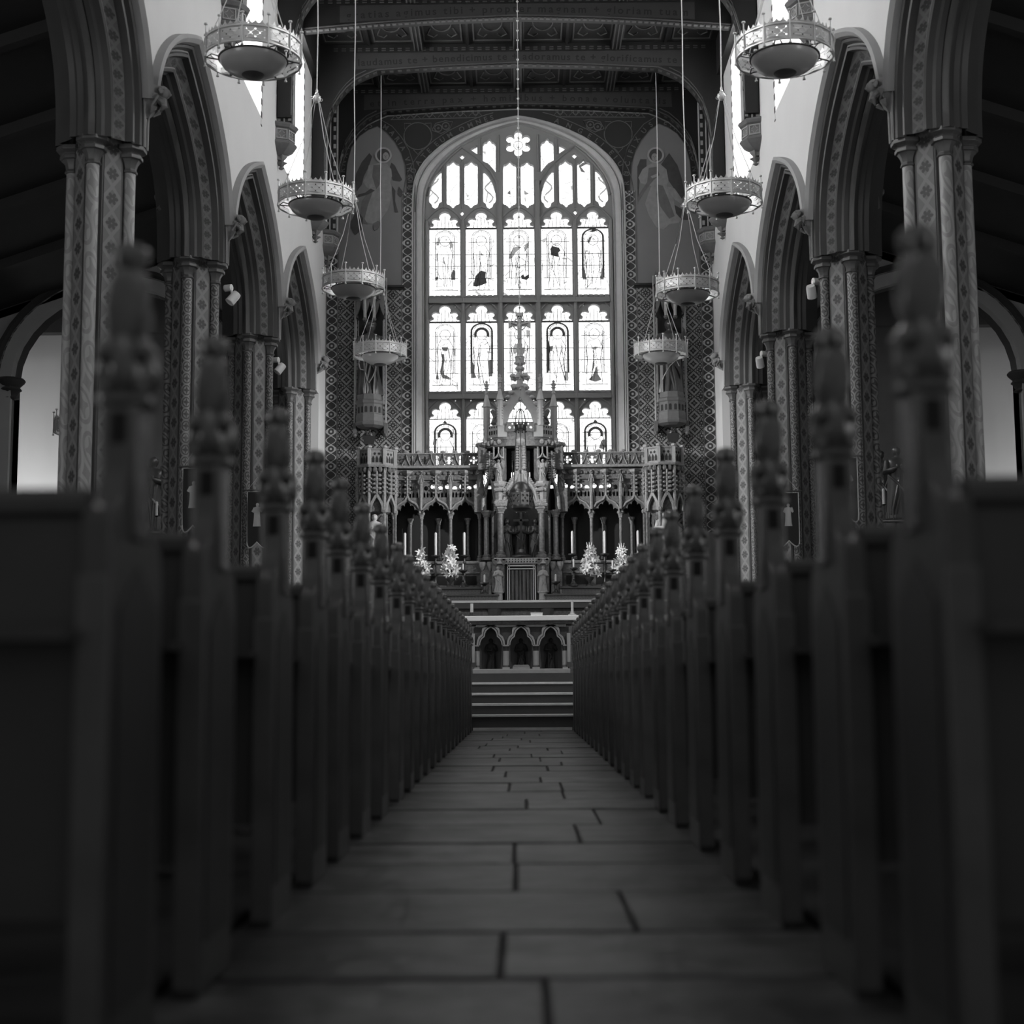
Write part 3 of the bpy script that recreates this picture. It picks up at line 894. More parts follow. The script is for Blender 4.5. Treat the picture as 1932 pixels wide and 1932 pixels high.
# saddle bars and lead lines of the figures
for j, k, xc, zb, zt in mains:
    l = MB(); w = LW; H = zb - zt
    def seg(pts, r): l.tube([(x, GY - 0.03, z) for x, z in pts], r * 1.9, 4)
    seg([(xc - w / 2, zb), (xc + w / 2, zb)], 0.013 if k < 2 else 0.006)
    for t in (0.2, 0.38, 0.55, 0.73, 0.9):
        q = 0.5 if t in (0.38, 0.55) else 0.42
        seg([(xc - w * q, zb - H * t), (xc + w * q, zb - H * t)], 0.004)
    nz = zb - (0.31 * w if k != 2 else 0.4 * w)
    if k == 2: nz = zb - 0.42 * w
    dark = (j, k) in ((4, 0), (1, 1), (3, 1), (0, 2), (4, 2))
    nr = 0.31 * w
    def nich(r): return [(xc - r, nz - 1.35 * w)] + [(xc + r * cos(radians(a)), nz + r * 0.8 * sin(radians(a))) for a in range(180, -1, -15)] + [(xc + r, nz - 1.35 * w)]
    seg(nich(nr), 0.004); seg(nich(nr * 0.86), 0.003)
    hz = nz - 0.10 * w
    l.tube([(xc + 0.17 * w * cos(2 * pi * i / 20), GY - 0.03, hz + 0.17 * w * sin(2 * pi * i / 20)) for i in range(20)], 0.007, 4, True)
    fz = zt + 0.25 * w
    seg([(xc - 0.13 * w, hz - 0.15 * w), (xc - 0.26 * w, hz - 0.45 * w), (xc - 0.22 * w, (hz + fz) / 2), (xc - 0.27 * w, fz), (xc + 0.25 * w, fz), (xc + 0.2 * w, (hz + fz) / 2), (xc + 0.26 * w, hz - 0.4 * w), (xc + 0.12 * w, hz - 0.15 * w)], 0.004)
    rr_ = random.Random(j * 7 + k)
    for q in range(5):
        x = xc + rr_.uniform(-.16, .16) * w
        seg([(x, hz - rr_.uniform(.3, .6) * w), (x + rr_.uniform(-.1, .1) * w, (hz + fz) / 2), (x + rr_.uniform(-.12, .12) * w, fz + rr_.uniform(0, .2) * w)], 0.0028)
    for q in range(-2, 3):
        seg([(xc + q * 0.13 * w, zb), (xc + q * 0.11 * w, zb + (0.42 - abs(q) * 0.09) * w)], 0.003)
    l.build('lead_lines', m_lead, win, smooth=0)
    d = MB()
    if dark:
        a = nich(nr * 1.18); b = nich(nr * 1.02)
        d.plate(a + list(reversed(b)), (), GY - 0.02, GY - 0.012)
        if (j, k) != (4, 0):
            a = [(xc + 0.25 * w * cos(radians(t)), hz + 0.25 * w * sin(radians(t))) for t in range(-20, 201, 20)]
            b = [(xc + 0.175 * w * cos(radians(t)), hz + 0.175 * w * sin(radians(t))) for t in range(200, -21, -20)]
            d.plate(a + b, (), GY - 0.02, GY - 0.012)
        d.build('dark_glass', m_dk[0], win, smooth=0)
def patch(pts, m, org=T1):
    q = [org(x, y, GY) for x, y in pts]; MB().plate(q, (), GY - 0.025, GY - 0.018).build('dark_glass', m_dk[m], win, smooth=0)
for pts, m in (([(358, 1100), (385, 1080), (385, 1140), (365, 1145)], 2), ([(258, 1060), (275, 1040), (270, 1120), (250, 1120)], 2), ([(372, 1375), (392, 1330), (410, 1345), (410, 1422), (375, 1420)], 1), ([(232, 1425), (245, 1392), (265, 1395), (255, 1425)], 1),
               ([(565, 1472), (585, 1385), (632, 1338), (675, 1350), (672, 1400), (684, 1445), (640, 1465), (590, 1478)], 0), ([(628, 1205), (634, 1170), (640, 1195), (660, 1208)], 1),
               ([(875, 1215), (910, 1140), (960, 1125), (985, 1135), (930, 1185), (905, 1230), (872, 1235)], 2), ([(978, 1385), (1000, 1370), (1010, 1395), (1048, 1370), (1050, 1400), (1030, 1420), (985, 1410)], 0), ([(1010, 1115), (1050, 1095), (1045, 1130), (1010, 1180)], 2),
               ([(1235, 1150), (1250, 1125), (1310, 1140), (1322, 1165), (1302, 1185), (1312, 1222), (1280, 1215), (1240, 1205)], 0), ([(1575, 1000), (1605, 980), (1640, 995), (1600, 1005)], 0), ([(1555, 1090), (1570, 1050), (1600, 1035), (1572, 1100)], 1), ([(1515, 1415), (1520, 1280), (1545, 1400), (1555, 1415)], 1), ([(1665, 1415), (1690, 1280), (1698, 1415)], 1),
               ([(858, 670), (885, 640), (890, 680)], 1), ([(1005, 640), (1050, 675), (1010, 682)], 2), ([(1480, 430), (1520, 400), (1560, 410), (1530, 425), (1500, 440), (1540, 490), (1500, 480)], 1)):
    patch(pts, m)
for pts, m in (([(290, 485), (345, 485), (342, 520), (300, 515)], 1), ([(285, 545), (315, 545), (318, 600), (310, 645), (312, 720), (360, 745), (362, 765), (300, 755), (275, 700), (290, 640), (295, 590)], 1), ([(240, 760), (250, 700), (265, 740), (268, 765)], 1),
               ([(545, 755), (550, 600), (575, 640), (572, 700), (595, 750)], 1), ([(700, 740), (695, 600), (735, 590), (735, 700), (730, 740)], 1), ([(1205, 690), (1210, 400), (1230, 470), (1225, 690)], 0), ([(1230, 480), (1260, 470), (1250, 520), (1232, 515)], 1), ([(1355, 775), (1360, 690), (1390, 700), (1392, 775)], 2),
               ([(1595, 490), (1630, 478), (1655, 485), (1615, 510)], 2), ([(1562, 765), (1600, 735), (1640, 640), (1648, 720), (1678, 768), (1622, 785)], 1), ([(215, 1330), (220, 1290), (250, 1280), (240, 1340)], 1), ([(1655, 1360), (1680, 1290), (1720, 1280), (1715, 1350), (1690, 1370)], 1), ([(300, 1145), (318, 1120), (342, 1145)], 0), ([(1600, 1145), (1622, 1110), (1648, 1140)], 0),
               ([(905, 500), (930, 450), (960, 470), (950, 530), (915, 545)], 2), ([(975, 500), (1010, 480), (1012, 540), (980, 545)], 2)):
    patch(pts, m, T2)
g2 = MB()
for q in (-1, 1):                             # ribbon pieces of the curved tracery lights
    for cx in (T1(230, 640)[0] - c1, T1(705, 640)[0] - c1):
        z0 = T1(0, 740)[1]
        pts = [(q * (cx + 0.09 * sin(t * 2.2)), GY - 0.03, z0 + t * 0.16) for t in [0.4 * i for i in range(10)]]
        g2.tube(pts, 0.02, 4)
g2.build('dark_glass', m_dk[2], win, smooth=0)
rs = MB()
rs.tube([(0.1 * cos(2 * pi * i / 20), GY - 0.03, cz[1] + 0.1 * sin(2 * pi * i / 20)) for i in range(20)], 0.008, 4, True)
for q in (-1, 1): rs.plate([(q * 0.17, cz[1] + 0.08), (q * 0.24, cz[1] + 0.02), (q * 0.17, cz[1] - 0.03)], (), GY - 0.03, GY - 0.02)
rs.build('lead_lines', m_dk[1], win, smooth=0)

# painted patterns of the wall (flat panels)
def WP(px, py): return at(px, py, EY)
zs0 = zat(540, EY)                            # string course
for q in (-1, 1):
    x0 = abs(WP(763, 700)[0]); xf = outer[-1][0]; x1 = abs(WP(637, 700)[0])
    MB().box(q * x0, q * x1, EY - 0.006, EY, 3.9, zs0 - 0.06).build('stencilled_panel', m_diaper, we, smooth=0, org=(q * 3.2, EY, 0.05))
    xc = (x0 + xf + 0.02) / 2
    for xx, zt in ((xc, zat(362, EY)), ((x1 + 4.24) / 2, zat(395, EY))):
        MB().box(q * xx - 0.125, q * xx + 0.125, EY - 0.008, EY, 3.9, zt).build('chain_border', m_chain, we, smooth=0, org=(q * xx, EY, zt))
        ln = MB()
        for e in (-0.13, 0.13): ln.box(q * xx + e - 0.012, q * xx + e + 0.012, EY - 0.012, EY, 3.9, zt)
        ln.build('border_line', m_line, we, smooth=0)
    sc = MB().box(q * x0, q * x1, EY - 0.05, EY, zs0 - 0.05, zs0 - 0.02); sc.box(q * x0, q * x1, EY - 0.08, EY, zs0 - 0.02, zs0 + 0.03)
    sc.build('string_course', m_walldark, we, smooth=0)
# dark spandrels with medallions round the painted niches of the two angels
CL = abs(WP(709, 300)[0])
arcpx = [(651, 400), (651, 352), (655, 310), (663, 279), (678, 258), (695, 246), (712, 239), (729, 250), (745, 269), (757, 290), (764, 312), (767, 352), (767, 400)]
arc_in = [(WP(x, y)[0], WP(x, y)[1]) for x, y in arcpx]
out_path = [(-x, z) for x, z in outer]        # left half of the frame, apex first
sofp = [p for p in SOFF if p[1] > 11.75]
top = [(-x, z - 0.02) for x, z in sofp]
lets = {-1: ('INCARNATUS  ES', 'MARIA VIRGINE'), 1: ('CRUCIFIXUS', 'ETIAM PRO NOBIS')}
for q in (-1, 1):
    Q = (lambda a, b: (a, b)) if q < 0 else (lambda a, b: (-a, b))
    ar = [Q(*p) for p in arc_in]
    fo = [Q(*p) for p in out_path if p[1] > 11.0]
    tp = [Q(*p) for p in top]
    zlow = arc_in[0][1]
    mid = MB()
    poly = fo + [(fo[-1][0] , 11.0)] + [(ar[-1][0], 11.0)] + list(reversed(ar)) + [(ar[0][0], 11.0), (q * 3.97, 11.0)] + list(reversed(tp))
    mid.plate(poly, (), EY - 0.005, EY).build('dark_spandrel', m_walldark, we, smooth=0)
    ln = MB()
    def L(pts, r=0.010): ln.tube([(a, EY - 0.008, b) for a, b in pts], r, 4)
    L(ar)
    aw = []
    for i, p in enumerate(ar):
        a = Vector(ar[max(0, i - 1)]); b = Vector(ar[min(len(ar) - 1, i + 1)]); d = (b - a).normalized(); n = Vector((-d.y, d.x)) * (-1 if q > 0 else 1)
        aw.append(tuple(Vector(p) + n * 0.19))
    aw_v = [p for p in aw if abs(p[0]) < 3.9]
    L(aw_v)
    fo2 = []
    for i, p in enumerate(fo):
        a = Vector(fo[max(0, i - 1)]); b = Vector(fo[min(len(fo) - 1, i + 1)]); d = (b - a).normalized(); n = Vector((d.y, -d.x)) * (-1 if q > 0 else 1)
        fo2.append(tuple(Vector(p) + n * 0.19))
    L([p for p in fo2 if abs(p[0]) > 0.5])
    c = Q(*WP(788.4, 257)); L([(c[0] + 0.31 * cos(t), c[1] + 0.31 * sin(t)) for t in [2 * pi * i / 32 for i in range(33)]], 0.012)
    for t in (pi * 0.75, pi * 0.25, -pi * 0.5):
        L([(c[0] + 0.33 * cos(t - .3), c[1] + 0.33 * sin(t - .3)), (c[0] + 0.42 * cos(t), c[1] + 0.42 * sin(t)), (c[0] + 0.33 * cos(t + .3), c[1] + 0.33 * sin(t + .3))])
    for px, py in ((827, 242), (841, 238)):
        e = Q(*WP(px, py)); L([(e[0] + 0.08 * cos(t), e[1] + 0.08 * sin(t)) for t in [2 * pi * i / 16 for i in range(17)]], 0.014); L([(e[0] + 0.02 * cos(t), e[1] + 0.02 * sin(t)) for t in [2 * pi * i / 6 for i in range(7)]], 0.012)
    e = [Q(*WP(x, y)) for x, y in ((815, 246), (822, 233), (840, 228), (854, 230), (848, 244), (832, 252), (815, 246))]; L(e)
    a0, a1 = Q(*WP(737, 226)), Q(*WP(905, 222))
    L([a0, a1])
    n = 6
    for i in range(n):
        t = (i + 0.5) / n
        p = (a0[0] + (Q(*WP(912, 219))[0] - a0[0]) * t, Q(*WP(750, 219))[1] + 0.06 * t + 0.0)
        L([(p[0] + 0.05 * cos(u), p[1] + 0.05 * sin(u)) for u in [2 * pi * k / 12 for k in range(13)]], 0.012)
        for w in (-1, 1): L([(p[0] - 0.15, p[1] + w * 0.08), (p[0], p[1] - w * 0.08), (p[0] + 0.15, p[1] + w * 0.08)], 0.006)
    ln.build('painted_lines', m_line, we)
    t = MB(); fn = lambda a, b: (a, EY - 0.009, b)
    pth = [((a[0] + b[0]) / 2 + (0), (a[1] + b[1]) / 2) for a, b in zip(ar, aw)]
    pl = [tuple(Vector(a) + (Vector(b) - Vector(a)) * 0.2) for a, b in zip(ar, aw)]
    if q > 0: pl = pl[::-1]
    k = 6
    lettering(t, lets[q][0], pl[:k + 1], 0.16, fn, t0=0.12, t1=0.96)
    lettering(t, lets[q][1], pl[k:], 0.16, fn, t0=0.04, t1=0.85)
    fm = [tuple(Vector(a) + (Vector(b) - Vector(a)) * 0.2) for a, b in zip(fo, fo2)]
    if q < 0: lettering(t, 'LAUDATE EUM OMNES', list(reversed(fm)), 0.16, fn, t0=0.08, t1=0.86)
    else: lettering(t, 'ANGELI EIUS', fm, 0.16, fn, t0=0.2, t1=0.8)
    t.build('painted_lettering', m_letter, we, smooth=0)

# the two painted angels, flat on the wall
m_pa = {k: mat('angel paint ' + k, g, 0.8, mott=0.3, mscale=9) for k, g in (('wing', 0.045), ('robe', 0.21), ('fold', 0.11), ('halo', 0.27), ('skin', 0.24), ('hair', 0.05), ('sash', 0.05))}
def A(x, y): return WP(640 + x / 7.725, 250 + y / 7.725)
def B(x, y): return WP(1190 + x / 7.725, 250 + y / 7.725)
ANG = {
 -1: (A, [('wing', [(245, 600), (330, 430), (440, 300), (480, 350), (430, 500), (360, 640), (330, 760), (255, 860), (230, 700)]), ('wing', [(760, 440), (810, 480), (860, 580), (920, 690), (880, 715), (780, 700), (720, 560)]),
          ('robe', [(430, 480), (520, 460), (600, 440), (700, 460), (760, 540), (770, 640), (740, 720), (770, 800), (760, 960), (700, 1150), (600, 1270), (480, 1330), (380, 1300), (360, 1180), (400, 1010), (470, 850), (400, 800), (350, 720), (410, 600)]),
          ('fold', [(330, 1000), (440, 840), (500, 840), (420, 1060), (370, 1260), (420, 1340), (300, 1320), (310, 1120)]), ('fold', [(500, 480), (600, 470), (610, 740), (540, 830), (480, 640)]), ('wing', [(170, 1300), (260, 1130), (350, 1250), (330, 1420), (230, 1500), (170, 1390)]),
          ('sash', [(380, 880), (460, 820), (520, 850), (430, 900), (260, 950), (280, 905)]), ('sash', [(770, 780), (820, 850), (815, 1000), (860, 1165), (810, 1165), (790, 980)]), ('sash', [(850, 850), (870, 790), (925, 860), (925, 910), (890, 945), (850, 900)]),
          ('skin', [(435, 760), (510, 750), (520, 800), (440, 820)]), ('fold', [(490, 1370), (560, 1290), (620, 1320), (560, 1410), (520, 1430)])], (645, 335, 128), (680, 350, 52)),
 1: (B, [('wing', [(95, 500), (140, 390), (230, 390), (230, 560), (130, 700), (105, 1050), (95, 800)]), ('wing', [(440, 470), (560, 300), (680, 480), (740, 660), (790, 900), (720, 1000), (620, 800), (480, 600)]),
         ('robe', [(250, 480), (330, 440), (430, 460), (520, 540), (550, 700), (520, 780), (610, 900), (640, 1080), (740, 1240), (700, 1320), (560, 1340), (480, 1420), (370, 1380), (260, 1200), (210, 1040), (260, 880), (300, 780), (150, 740), (110, 660), (170, 540)]),
         ('fold', [(260, 520), (380, 500), (420, 620), (330, 700), (200, 860), (105, 1020), (110, 920), (240, 720)]), ('fold', [(400, 760), (470, 780), (560, 1000), (640, 1220), (560, 1260), (430, 1080), (380, 900)]), ('robe', [(540, 790), (640, 820), (750, 980), (760, 1060), (640, 980), (560, 880)]),
         ('skin', [(290, 640), (390, 600), (395, 640), (310, 670)]), ('wing', [(640, 1060), (760, 1130), (870, 1270), (740, 1270), (660, 1180)])], (362, 335, 128), (345, 365, 52))}
for q in (-1, 1):
    fx, polys, halo, face = ANG[q]
    zA = fx(500, 1500)[1]
    root = thing('wall_painting', 'faded painted angel with halo on the end wall, %s of the great window' % side_word[q], 'painting', (fx(450, 0)[0], EY, zA))
    for i, (k, pts) in enumerate(polys):
        y = EY - 0.006 - 0.0015 * i
        MB().plate([fx(*p) for p in pts], (), y, EY - 0.001).build({'wing': 'painted_wing', 'robe': 'painted_robe', 'fold': 'painted_fold', 'sash': 'painted_sash', 'skin': 'painted_hand'}[k], m_pa[k], root, smooth=0)
    c = fx(halo[0], halo[1]); r = 0.185
    MB().plate(arc(c[0], c[1], r, 0, 350, 24), [arc(c[0], c[1], r * 0.78, 0, 350, 24)], EY - 0.026, EY - 0.002).build('painted_halo', m_pa['halo'], root, smooth=0)
    MB().plate(arc(c[0], c[1], r * 0.78, 0, 350, 24), (), EY - 0.024, EY - 0.002).build('painted_hair', m_pa['hair'], root, smooth=0)
    c = fx(face[0], face[1])
    f = MB().plate(arc(c[0], c[1], 0.068, 0, 345, 18, 0.088), (), EY - 0.029, EY - 0.002).build('painted_face', m_pa['skin'], root, smooth=0)
    e = MB()
    for w in (-1, 1): e.cbox((c[0] + w * 0.026, EY - 0.03, c[1] + 0.008), (0.022, 0.003, 0.008))
    e.cbox((c[0], EY - 0.03, c[1] - 0.012), (0.008, 0.003, 0.03)); e.cbox((c[0], EY - 0.03, c[1] - 0.045), (0.03, 0.003, 0.007))
    e.build('painted_features', m_pa['hair'], f, smooth=0)
# ------------------------------------------------------------------ pews with poppyhead ends
m_litedge = mat('lit pew edge', 0.095, 0.4, mott=0.4, mscale=7)
def make_pew(s):
    r = thing('pew', None, 'pew')
    pr = [(-0.19, 0.0), (0.21, 0.0), (0.21, 0.93), (0.19, 1.0), (0.14, 1.02), (0.10, 1.06), (0.075, 1.12), (0.058, 1.19), (-0.058, 1.19), (-0.075, 1.14), (-0.10, 1.09), (-0.145, 1.06), (-0.18, 1.045), (-0.19, 1.02)]
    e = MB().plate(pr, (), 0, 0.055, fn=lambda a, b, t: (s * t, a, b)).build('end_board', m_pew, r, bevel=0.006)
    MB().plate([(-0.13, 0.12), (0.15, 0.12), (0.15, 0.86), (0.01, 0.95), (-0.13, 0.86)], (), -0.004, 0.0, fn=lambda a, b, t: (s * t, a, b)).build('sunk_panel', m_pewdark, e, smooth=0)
    MB().box(s * -0.005, s * 0.058, -0.198, -0.186, 0.02, 0.92).build('lit_edge_strip', m_litedge, r, bevel=.004)  # added paler strip paints the light along the board's front edge
    n = MB()
    x0, x1 = s * -0.012, s * 0.066
    n.box(x0, x1, -0.055, 0.055, 1.0, 1.265)
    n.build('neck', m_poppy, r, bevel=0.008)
    b = MB()
    xm = (x0 + x1) / 2
    b.box(xm - 0.016, xm + 0.016, -0.058, -0.05, 1.11, 1.25)
    b.build('neck_slot_shade', m_ink, r, smooth=0)  # flat black plate puts a recess's shade into colour
    c = (xm, 0, 0)
    p = MB().lathe([(0.045, 1.262), (0.062, 1.272), (0.062, 1.286), (0.04, 1.292)], 16, c)
    p.lathe([(0.034, 1.285), (0.05, 1.305), (0.056, 1.335), (0.054, 1.365), (0.046, 1.39), (0.032, 1.41)], 28, c, mod=lambda a, z: 1 + 0.17 * sin(4 * a + 20 * (z - 1.3)) + 0.06 * sin(9 * a))
    for k in range(4):
        a = pi / 4 + k * pi / 2
        p.ball((xm + 0.05 * cos(a), 0.05 * sin(a), 1.375), 0.021, 8, (1, 1, 1.2))
        p.ball((xm + 0.048 * cos(a), 0.048 * sin(a), 1.30), 0.016, 8)
    p.lathe([(0.03, 1.395), (0.042, 1.43), (0.047, 1.465), (0.043, 1.505), (0.034, 1.535), (0.027, 1.547), (0.037, 1.562), (0.037, 1.582), (0.026, 1.60), (0.006, 1.606)], 28, c, mod=lambda a, z: 1 + 0.14 * sin(4 * a - 25 * (z - 1.4)) + 0.05 * sin(8 * a))
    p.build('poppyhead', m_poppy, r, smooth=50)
    k = MB().box(s * 0.05, s * 3.1, -0.165, -0.13, 0.3, 1.04)
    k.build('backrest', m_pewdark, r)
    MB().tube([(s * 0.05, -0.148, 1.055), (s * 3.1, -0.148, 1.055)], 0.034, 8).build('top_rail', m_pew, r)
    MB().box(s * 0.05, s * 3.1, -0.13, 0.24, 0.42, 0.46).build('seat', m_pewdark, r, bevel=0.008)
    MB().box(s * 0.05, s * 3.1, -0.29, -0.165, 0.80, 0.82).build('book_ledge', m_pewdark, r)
    MB().plate(pr, (), 3.1, 3.15, fn=lambda a, b, t: (s * t, a, b)).build('end_board', m_pew, r)
    return r
PEWY = {-1: [2.86, 3.66, 4.64, 5.50, 6.25, 7.15, 8.1, 9.2], 1: [2.79, 3.62, 4.57, 5.52, 6.55, 7.55, 8.4, 9.4]}
NTH = ['first', 'second', 'third', 'fourth', 'fifth', 'sixth', 'seventh', 'eighth', 'ninth', 'tenth', 'eleventh', 'twelfth', 'thirteenth', 'fourteenth', 'fifteenth', 'sixteenth', 'seventeenth', 'eighteenth', 'nineteenth', 'twentieth', 'twenty-first', 'twenty-second']
for s in (-1, 1):
    yy = list(PEWY[s])
    while len(yy) < 22: yy.append(yy[-1] + (21.75 - yy[-1]) / (22 - len(yy)))
    p0 = make_pew(s)
    for i, y in enumerate(yy):
        r = p0 if i == 0 else copy_tree(p0)
        r.location = (s * 0.755, y, 0.0)
        tag(r, 'dark oak pew with carved poppyhead, %s from the camera on the %s of the aisle' % (NTH[i], side_word[s]), 'pew', 'dark oak pews along the aisle')

# ------------------------------------------------------------------ hanging ring chandeliers
m_silver = mat('pale painted metal', 0.62, 0.38, 0.35, mott=0.08)
m_dkmetal = mat('dark metal underside', 0.10, 0.45, 0.5)
m_bowl = mat('opal glass bowl', 0.46, 0.3, mott=0.08, coat=0.3)
m_rope = mat('pale hanging cord', 0.55, 0.6)
def make_chandelier():
    r = thing('chandelier', None, 'chandelier')
    R_, H = 0.54, 0.19
    cyl = lambda rad: (lambda a, b, t: ((rad + t) * cos(a), (rad + t) * sin(a), b))
    for k in range(12):
        a0 = k * pi / 6; da = pi / 6
        n = 12
        up = []
        for i in range(n * 2 + 1):               # scalloped cresting
            t = i / (n * 2); ph = (t * 4) % 1.0
            up.append((a0 + da * t, 0.115 + 0.035 * abs(2 * ph - 1) ** 1.6 + (0.02 if i % 12 == 6 else 0)))
        out = [(a0 + da * i / n, -H / 2) for i in range(n + 1)] + list(reversed(up))
        hs = []
        for i in range(5):
            for j in range(3):
                if (i + j) % 2 == 0:
                    u = a0 + da * (0.14 + 0.18 * i); z = (j - 1) * 0.045
                    hs.append([(u + 0.011 / R_ * cos(q), z + 0.011 * sin(q)) for q in [2 * pi * m / 6 for m in range(6)]])
        for i in range(4):
            for j in range(2):
                u = a0 + da * (0.23 + 0.18 * i); z = (j - 0.5) * 0.045
                d = 1 if (i + j) % 2 == 0 else -1
                c = [(-0.02, -0.01 * d - 0.0014), (0.02, 0.01 * d - 0.0014), (0.02, 0.01 * d + 0.0014), (-0.02, -0.01 * d + 0.0014)]
                hs.append([(u + p[0] / R_, z + p[1]) for p in c])
        for j in (0.5, 3.5): hs.append([(a0 + da * (j + 0.5) / 4.5 + 0.006 / R_ * cos(q), 0.112 + 0.008 * sin(q)) for q in [2 * pi * m / 6 for m in range(6)]])
        MB().plate(out, hs, 0, 0.004, fn=cyl(R_)).build('pierced_panel', m_silver, r, smooth=0)
    for z, q in ((0.088, 0.012), (-0.095, 0.013)):
        MB().tube([((R_ + 0.006) * cos(t), (R_ + 0.006) * sin(t), z) for t in [2 * pi * i / 48 for i in range(48)]], q, 6, True).build('rim', m_silver, r)
    for k in range(12):
        a = k * pi / 6; c = ((R_ + 0.015) * cos(a), (R_ + 0.015) * sin(a), 0)
        MB().lathe([(0.0, 0.245), (0.02, 0.24), (0.022, 0.225), (0.008, 0.215), (0.009, -0.125), (0.018, -0.14), (0.018, -0.15), (0.0, -0.155)], 8, c, cap=False).build('upright', m_silver, r)
    MB().lathe([(0.385, -0.085), (0.378, -0.115), (0.345, -0.165), (0.28, -0.215), (0.19, -0.25), (0.13, -0.262), (0.0, -0.268)], 32, cap=False).build('bowl', m_bowl, r)
    MB().lathe([(0.0, -0.286), (0.11, -0.28), (0.13, -0.266), (0.12, -0.255)], 20, cap=False).build('bowl_cap', m_dkmetal, r)
    MB().tube([(0.388 * cos(t), 0.388 * sin(t), -0.085) for t in [2 * pi * i / 40 for i in range(40)]], 0.012, 6, True).build('bowl_rim', m_dkmetal, r)
    for k in range(6):
        sp = MB(); a = k * pi / 3 + 0.1
        sp.tube([(0.39 * cos(a), 0.39 * sin(a), -0.085), (0.53 * cos(a + .12), 0.53 * sin(a + .12), -0.09)], 0.009, 5)
        sp.tube([(0.39 * cos(a + .25), 0.39 * sin(a + .25), -0.085), (0.47 * cos(a + .2), 0.47 * sin(a + .2), -0.06), (0.53 * cos(a + .12), 0.53 * sin(a + .12), -0.09)], 0.007, 5)
        sp.build('spoke', m_dkmetal, r)
    for k in range(4):
        a = k * pi / 2 + pi / 4
        MB().tube([(0.53 * cos(a), 0.53 * sin(a), 0.1), (0.22 * cos(a), 0.22 * sin(a), 0.86), (0.05 * cos(a), 0.05 * sin(a), 1.48)], 0.006, 5).build('suspension_wire', m_rope, r)
    b = MB().ball((0, 0, 1.53), 0.062, 14)
    for k in range(4):
        a = k * pi / 2 + pi / 4
        b.tube([(0.075 * cos(a) + 0.02 * cos(t), 0.075 * sin(a), 1.53 + 0.02 * sin(t)) for t in [2 * pi * i / 8 for i in range(8)]], 0.005, 4, True)
    b.lathe([(0.02, 1.57), (0.035, 1.6), (0.015, 1.63), (0.02, 1.65), (0.006, 1.7)], 8)
    b.build('hanging_ball', m_silver, r)
    MB().tube([(0.0, 0, 1.68), (0.008, 0, 2.6), (-0.006, 0, 3.6), (0.006, 0, 4.7), (0, 0, 6.28)], 0.0095, 5).build('hanging_cord', m_rope, r)
    return r
ch0 = make_chandelier(); first = True
for s, lst in ((-1, [(478, 100, 16.0), (596, 377, 20.6), (667, 536, 25.1), (717, 664, 29.75)]), (1, [(1480, 96, 16.0), (1366, 373, 20.6), (1297, 546, 25.1), (1247, 662, 29.75)])):
    for i, (px, py, y) in enumerate(lst):
        r = ch0 if first else copy_tree(ch0); first = False
        x, z = at(px, py, y)
        r.location = (x, y, z); r.rotation_euler = (0, 0, radians(RND.uniform(-8, 8)))
        tag(r, 'hanging ring chandelier with glass bowl, %s of the four on the %s' % (('nearest and highest', 'second', 'third', 'farthest and smallest')[i], side_word[s]), 'chandelier', 'ring chandeliers over the nave')

# ------------------------------------------------------------------ the hanging lamp on its long chain in front of the window
m_brass = mat('tarnished brass', 0.085, 0.35, 0.7, mott=0.3, mscale=15)
LY = 26.2
lx = at(983, 930, LY)[0]
lz0, lz1 = zat(960, LY), zat(918, LY)
la = thing('hanging_lamp', 'brass lantern with pierced panels hanging on a long chain before the altar', 'lamp', (lx, LY, lz0))
rb = 0.2
mb = MB().lathe([(rb * 0.55, -0.05), (rb * 0.8, -0.02), (rb, 0.0), (rb * 1.04, 0.03), (rb * 1.04, 0.06), (rb * 0.98, 0.07)], 24, (lx, LY, lz0))
mb.lathe([(rb * 0.98, 0.27), (rb * 1.05, 0.28), (rb * 1.05, 0.32), (rb * 0.92, 0.36), (rb * 0.7, 0.43), (rb * 0.4, 0.48), (rb * 0.2, 0.5)], 24, (lx, LY, lz0), mod=lambda a, z: 1 + (0.05 * sin(12 * a) if z > .3 else 0))
mb.build('lantern_frame', m_brass, la)
m_lampglass = mat('lantern pane', 0.28, 0.3)
MB().lathe([(rb * 0.9, 0.06), (rb * 0.9, 0.28)], 24, (lx, LY, lz0), cap=False).build('lantern_glass', m_lampglass, la)
for k in range(8):
    a = k * pi / 4 + 0.35
    o = [(-0.075, 0.06), (0.075, 0.06), (0.075, 0.28), (-0.075, 0.28)]
    hs = [arc(0.0, 0.17, 0.02, 0, 315, 7)] + [arc(u * 0.042, 0.17 + v * 0.05, 0.024, 0, 315, 7) for u in (-1, 1) for v in (-1, 1)]
    MB().plate(o, hs, 0, 0.012, fn=lambda u, v, t: (lx + (rb * 0.97 + t) * cos(a) - u * sin(a), LY + (rb * 0.97 + t) * sin(a) + u * cos(a), lz0 + v)).build('lantern_panel', m_brass, la, smooth=0)
    MB().tube([(lx + rb * cos(a + .39), LY + rb * sin(a + .39), lz0 + 0.05), (lx + rb * cos(a + .39), LY + rb * sin(a + .39), lz0 + 0.29)], 0.012, 6).build('lantern_bar', m_brass, la)
m_wax = mat('candle wax', 0.62, 0.5)
MB().lathe([(0.0, 0.64), (0.055, 0.63), (0.06, 0.5), (0.06, 0.48)], 14, (lx, LY, lz0), cap=False).build('lamp_candle', m_wax, la)
zc0, zc1 = zat(812, LY), zat(772, LY)
